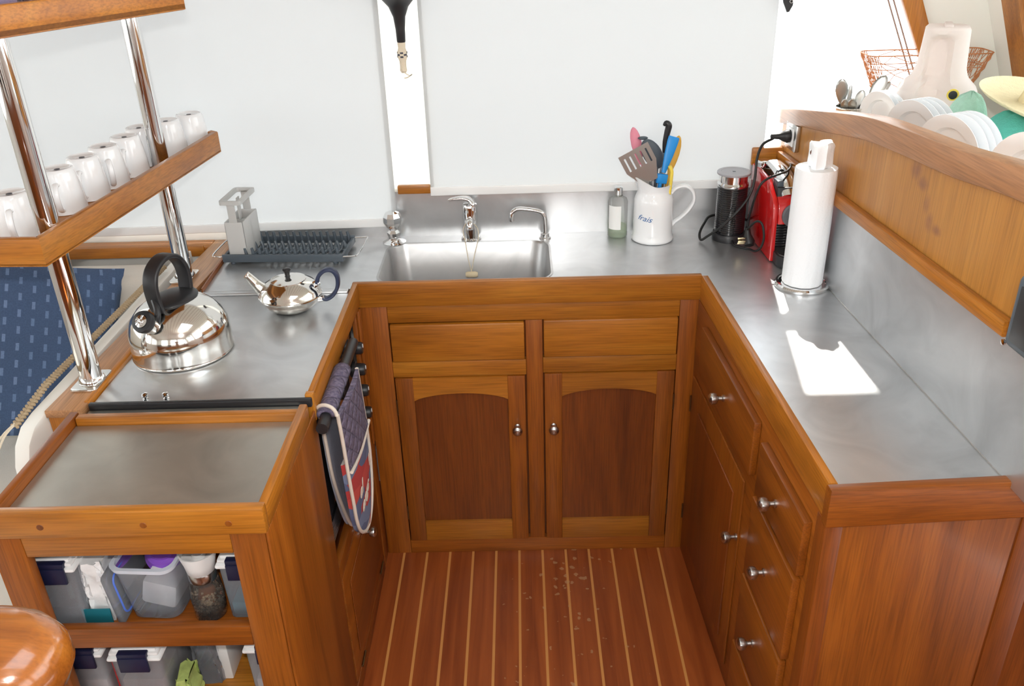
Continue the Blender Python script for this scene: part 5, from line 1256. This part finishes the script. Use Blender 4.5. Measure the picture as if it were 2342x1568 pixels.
# ================================================================ SALOON, left
st = thing('settee', 'cream upholstered settee behind the side ledge', 'settee', (-1.5, 1.6, 0))
obj('base', bx(-2.2, -1.03, .4, 2.36, 0, .30, .005), CREAMW, st, True)
obj('seat_cushion', bx(-2.2, -1.03, .9, 2.25, .302, .48, .035, 4), CREAMF, st, True, smooth=60); obj('seat_cushion', bx(-2.2, -1.03, .3, .895, .302, .48, .035, 4), CREAMF, st, True, smooth=60)
obj('back_cushion', bx(-1.62, -1.03, 2.25, 2.375, .40, .865, .03, 4), CREAMF, st, True, smooth=60); obj('back_cushion', bx(-2.2, -1.622, 2.25, 2.375, .40, .865, .03, 4), CREAMF, st, True, smooth=60)
# pillow
cxp = Vector((-1.305, 2.065, .742)); nrm = Vector((.52, -.72, .46)).normalized(); upv = (Vector((-.06, .3, 1)) - nrm * Vector((-.06, .3, 1)).dot(nrm)).normalized(); rt = upv.cross(nrm)
Mp = axes(cxp, rt, upv); Mp = Mp @ Matrix.Rotation(-.22, 4, 'Z')
pl_ = thing('throw_pillow', 'blue pillow with pale woven dashes leaning on the settee', 'pillow', tuple(cxp))
bm = B(); N_ = 24; Lf = {}
for s_ in (1, -1):
    for i in range(N_ + 1):
        for k in range(N_ + 1):
            u = -1 + 2 * i / N_; v = -1 + 2 * k / N_
            ed = (1 - u ** 4) * (1 - v ** 4); hgt = .062 * ed ** .55 if ed > 0 else 0
            pin = 1 - .05 * (abs(v) ** 3 * (1 - abs(u)) + 0); qx = .205 * u * (1 - .06 * (1 - v * v)) ; qy = .240 * v * (1 - .05 * (1 - u * u))
            if s_ == -1 and (i in (0, N_) or k in (0, N_)): Lf[(s_, i, k)] = Lf[(1, i, k)]; continue
            Lf[(s_, i, k)] = bm.verts.new(Mp @ Vector((qx, qy, s_ * hgt)))
    for i in range(N_):
        for k in range(N_):
            bm.faces.new([Lf[(s_, i, k)], Lf[(s_, i + 1, k)], Lf[(s_, i + 1, k + 1)], Lf[(s_, i, k + 1)]])
pillow_me = obj('cover', bm, None, pl_, True, smooth=60)
# keep the pattern in the pillow's own plane: rotate the object instead of the mesh
pillow_me.data.transform((Matrix.Translation(-cxp) @ Mp).inverted()); pillow_me.matrix_local = Matrix.Translation(-cxp) @ Mp
pillow_me.data.materials.append(pillow_mat())
# braided cord along the ledge
o = thing('braided_throw_edge', 'plaited jute edging lying along the white rim of the ledge', 'throw', (-1.0, 1.8, .90))
bm = B()
for ph_ in (0, 2 * PI / 3, 4 * PI / 3):
    pts = []
    for k in range(520):
        t_ = k / 519; y = 1.45 + .78 * t_; x = -1.008 + .020 * t_; z = .905 - .018 * max(0, 1 - t_ * 6)
        pts.append((x + .0055 * math.sin(k * .32 + ph_), y, z + .003 * math.sin(k * .64 + 2 * ph_)))
    tube(bm, pts, .0034, 6)
obj('braid', bm, JUTE, o, True, smooth=60)
for p, q in (((-1.010, 1.455, .890), (-1.045, 1.40, .84)), ((-1.008, 1.452, .890), (-1.030, 1.395, .845))):
    obj('tassel', tube(B(), spline([p, tuple((Vector(p) + Vector(q)) / 2 + Vector((0, 0, .01))), q], 4), .0022, 6), ROPE, o, True)

# ================================================================ FOREGROUND HANDRAIL POST
o = thing('newel_post', 'glossy rounded teak newel post top in the left foreground', 'post', (-.54, .60, 0))
L_ = []
for r, z in ((.030, 1.108), (.060, 1.110), (.078, 1.118), (.085, 1.136), (.084, 1.156), (.076, 1.172), (.060, 1.182), (.035, 1.186), (.004, 1.187)):
    L_.append([(r * 1.15 * math.copysign(abs(math.cos(a)) ** .8, math.cos(a))  - .545, r * .74 * math.copysign(abs(math.sin(a)) ** .8, math.sin(a)) + .60, z) for a in [2 * PI * k / 48 for k in range(48)]])
GL = wood('gloss_teak', (.13, .035, .006), (.25, .075, .010), (.38, .14, .02), 'x', rough=.2, coat=.8, fine=.15)
obj('cap', loft(B(), L_), GL, o, True, smooth=60)
obj('shaft', bx(-.60, -.475, .565, .640, 0, 1.109, .012, 3), GL, o, True)
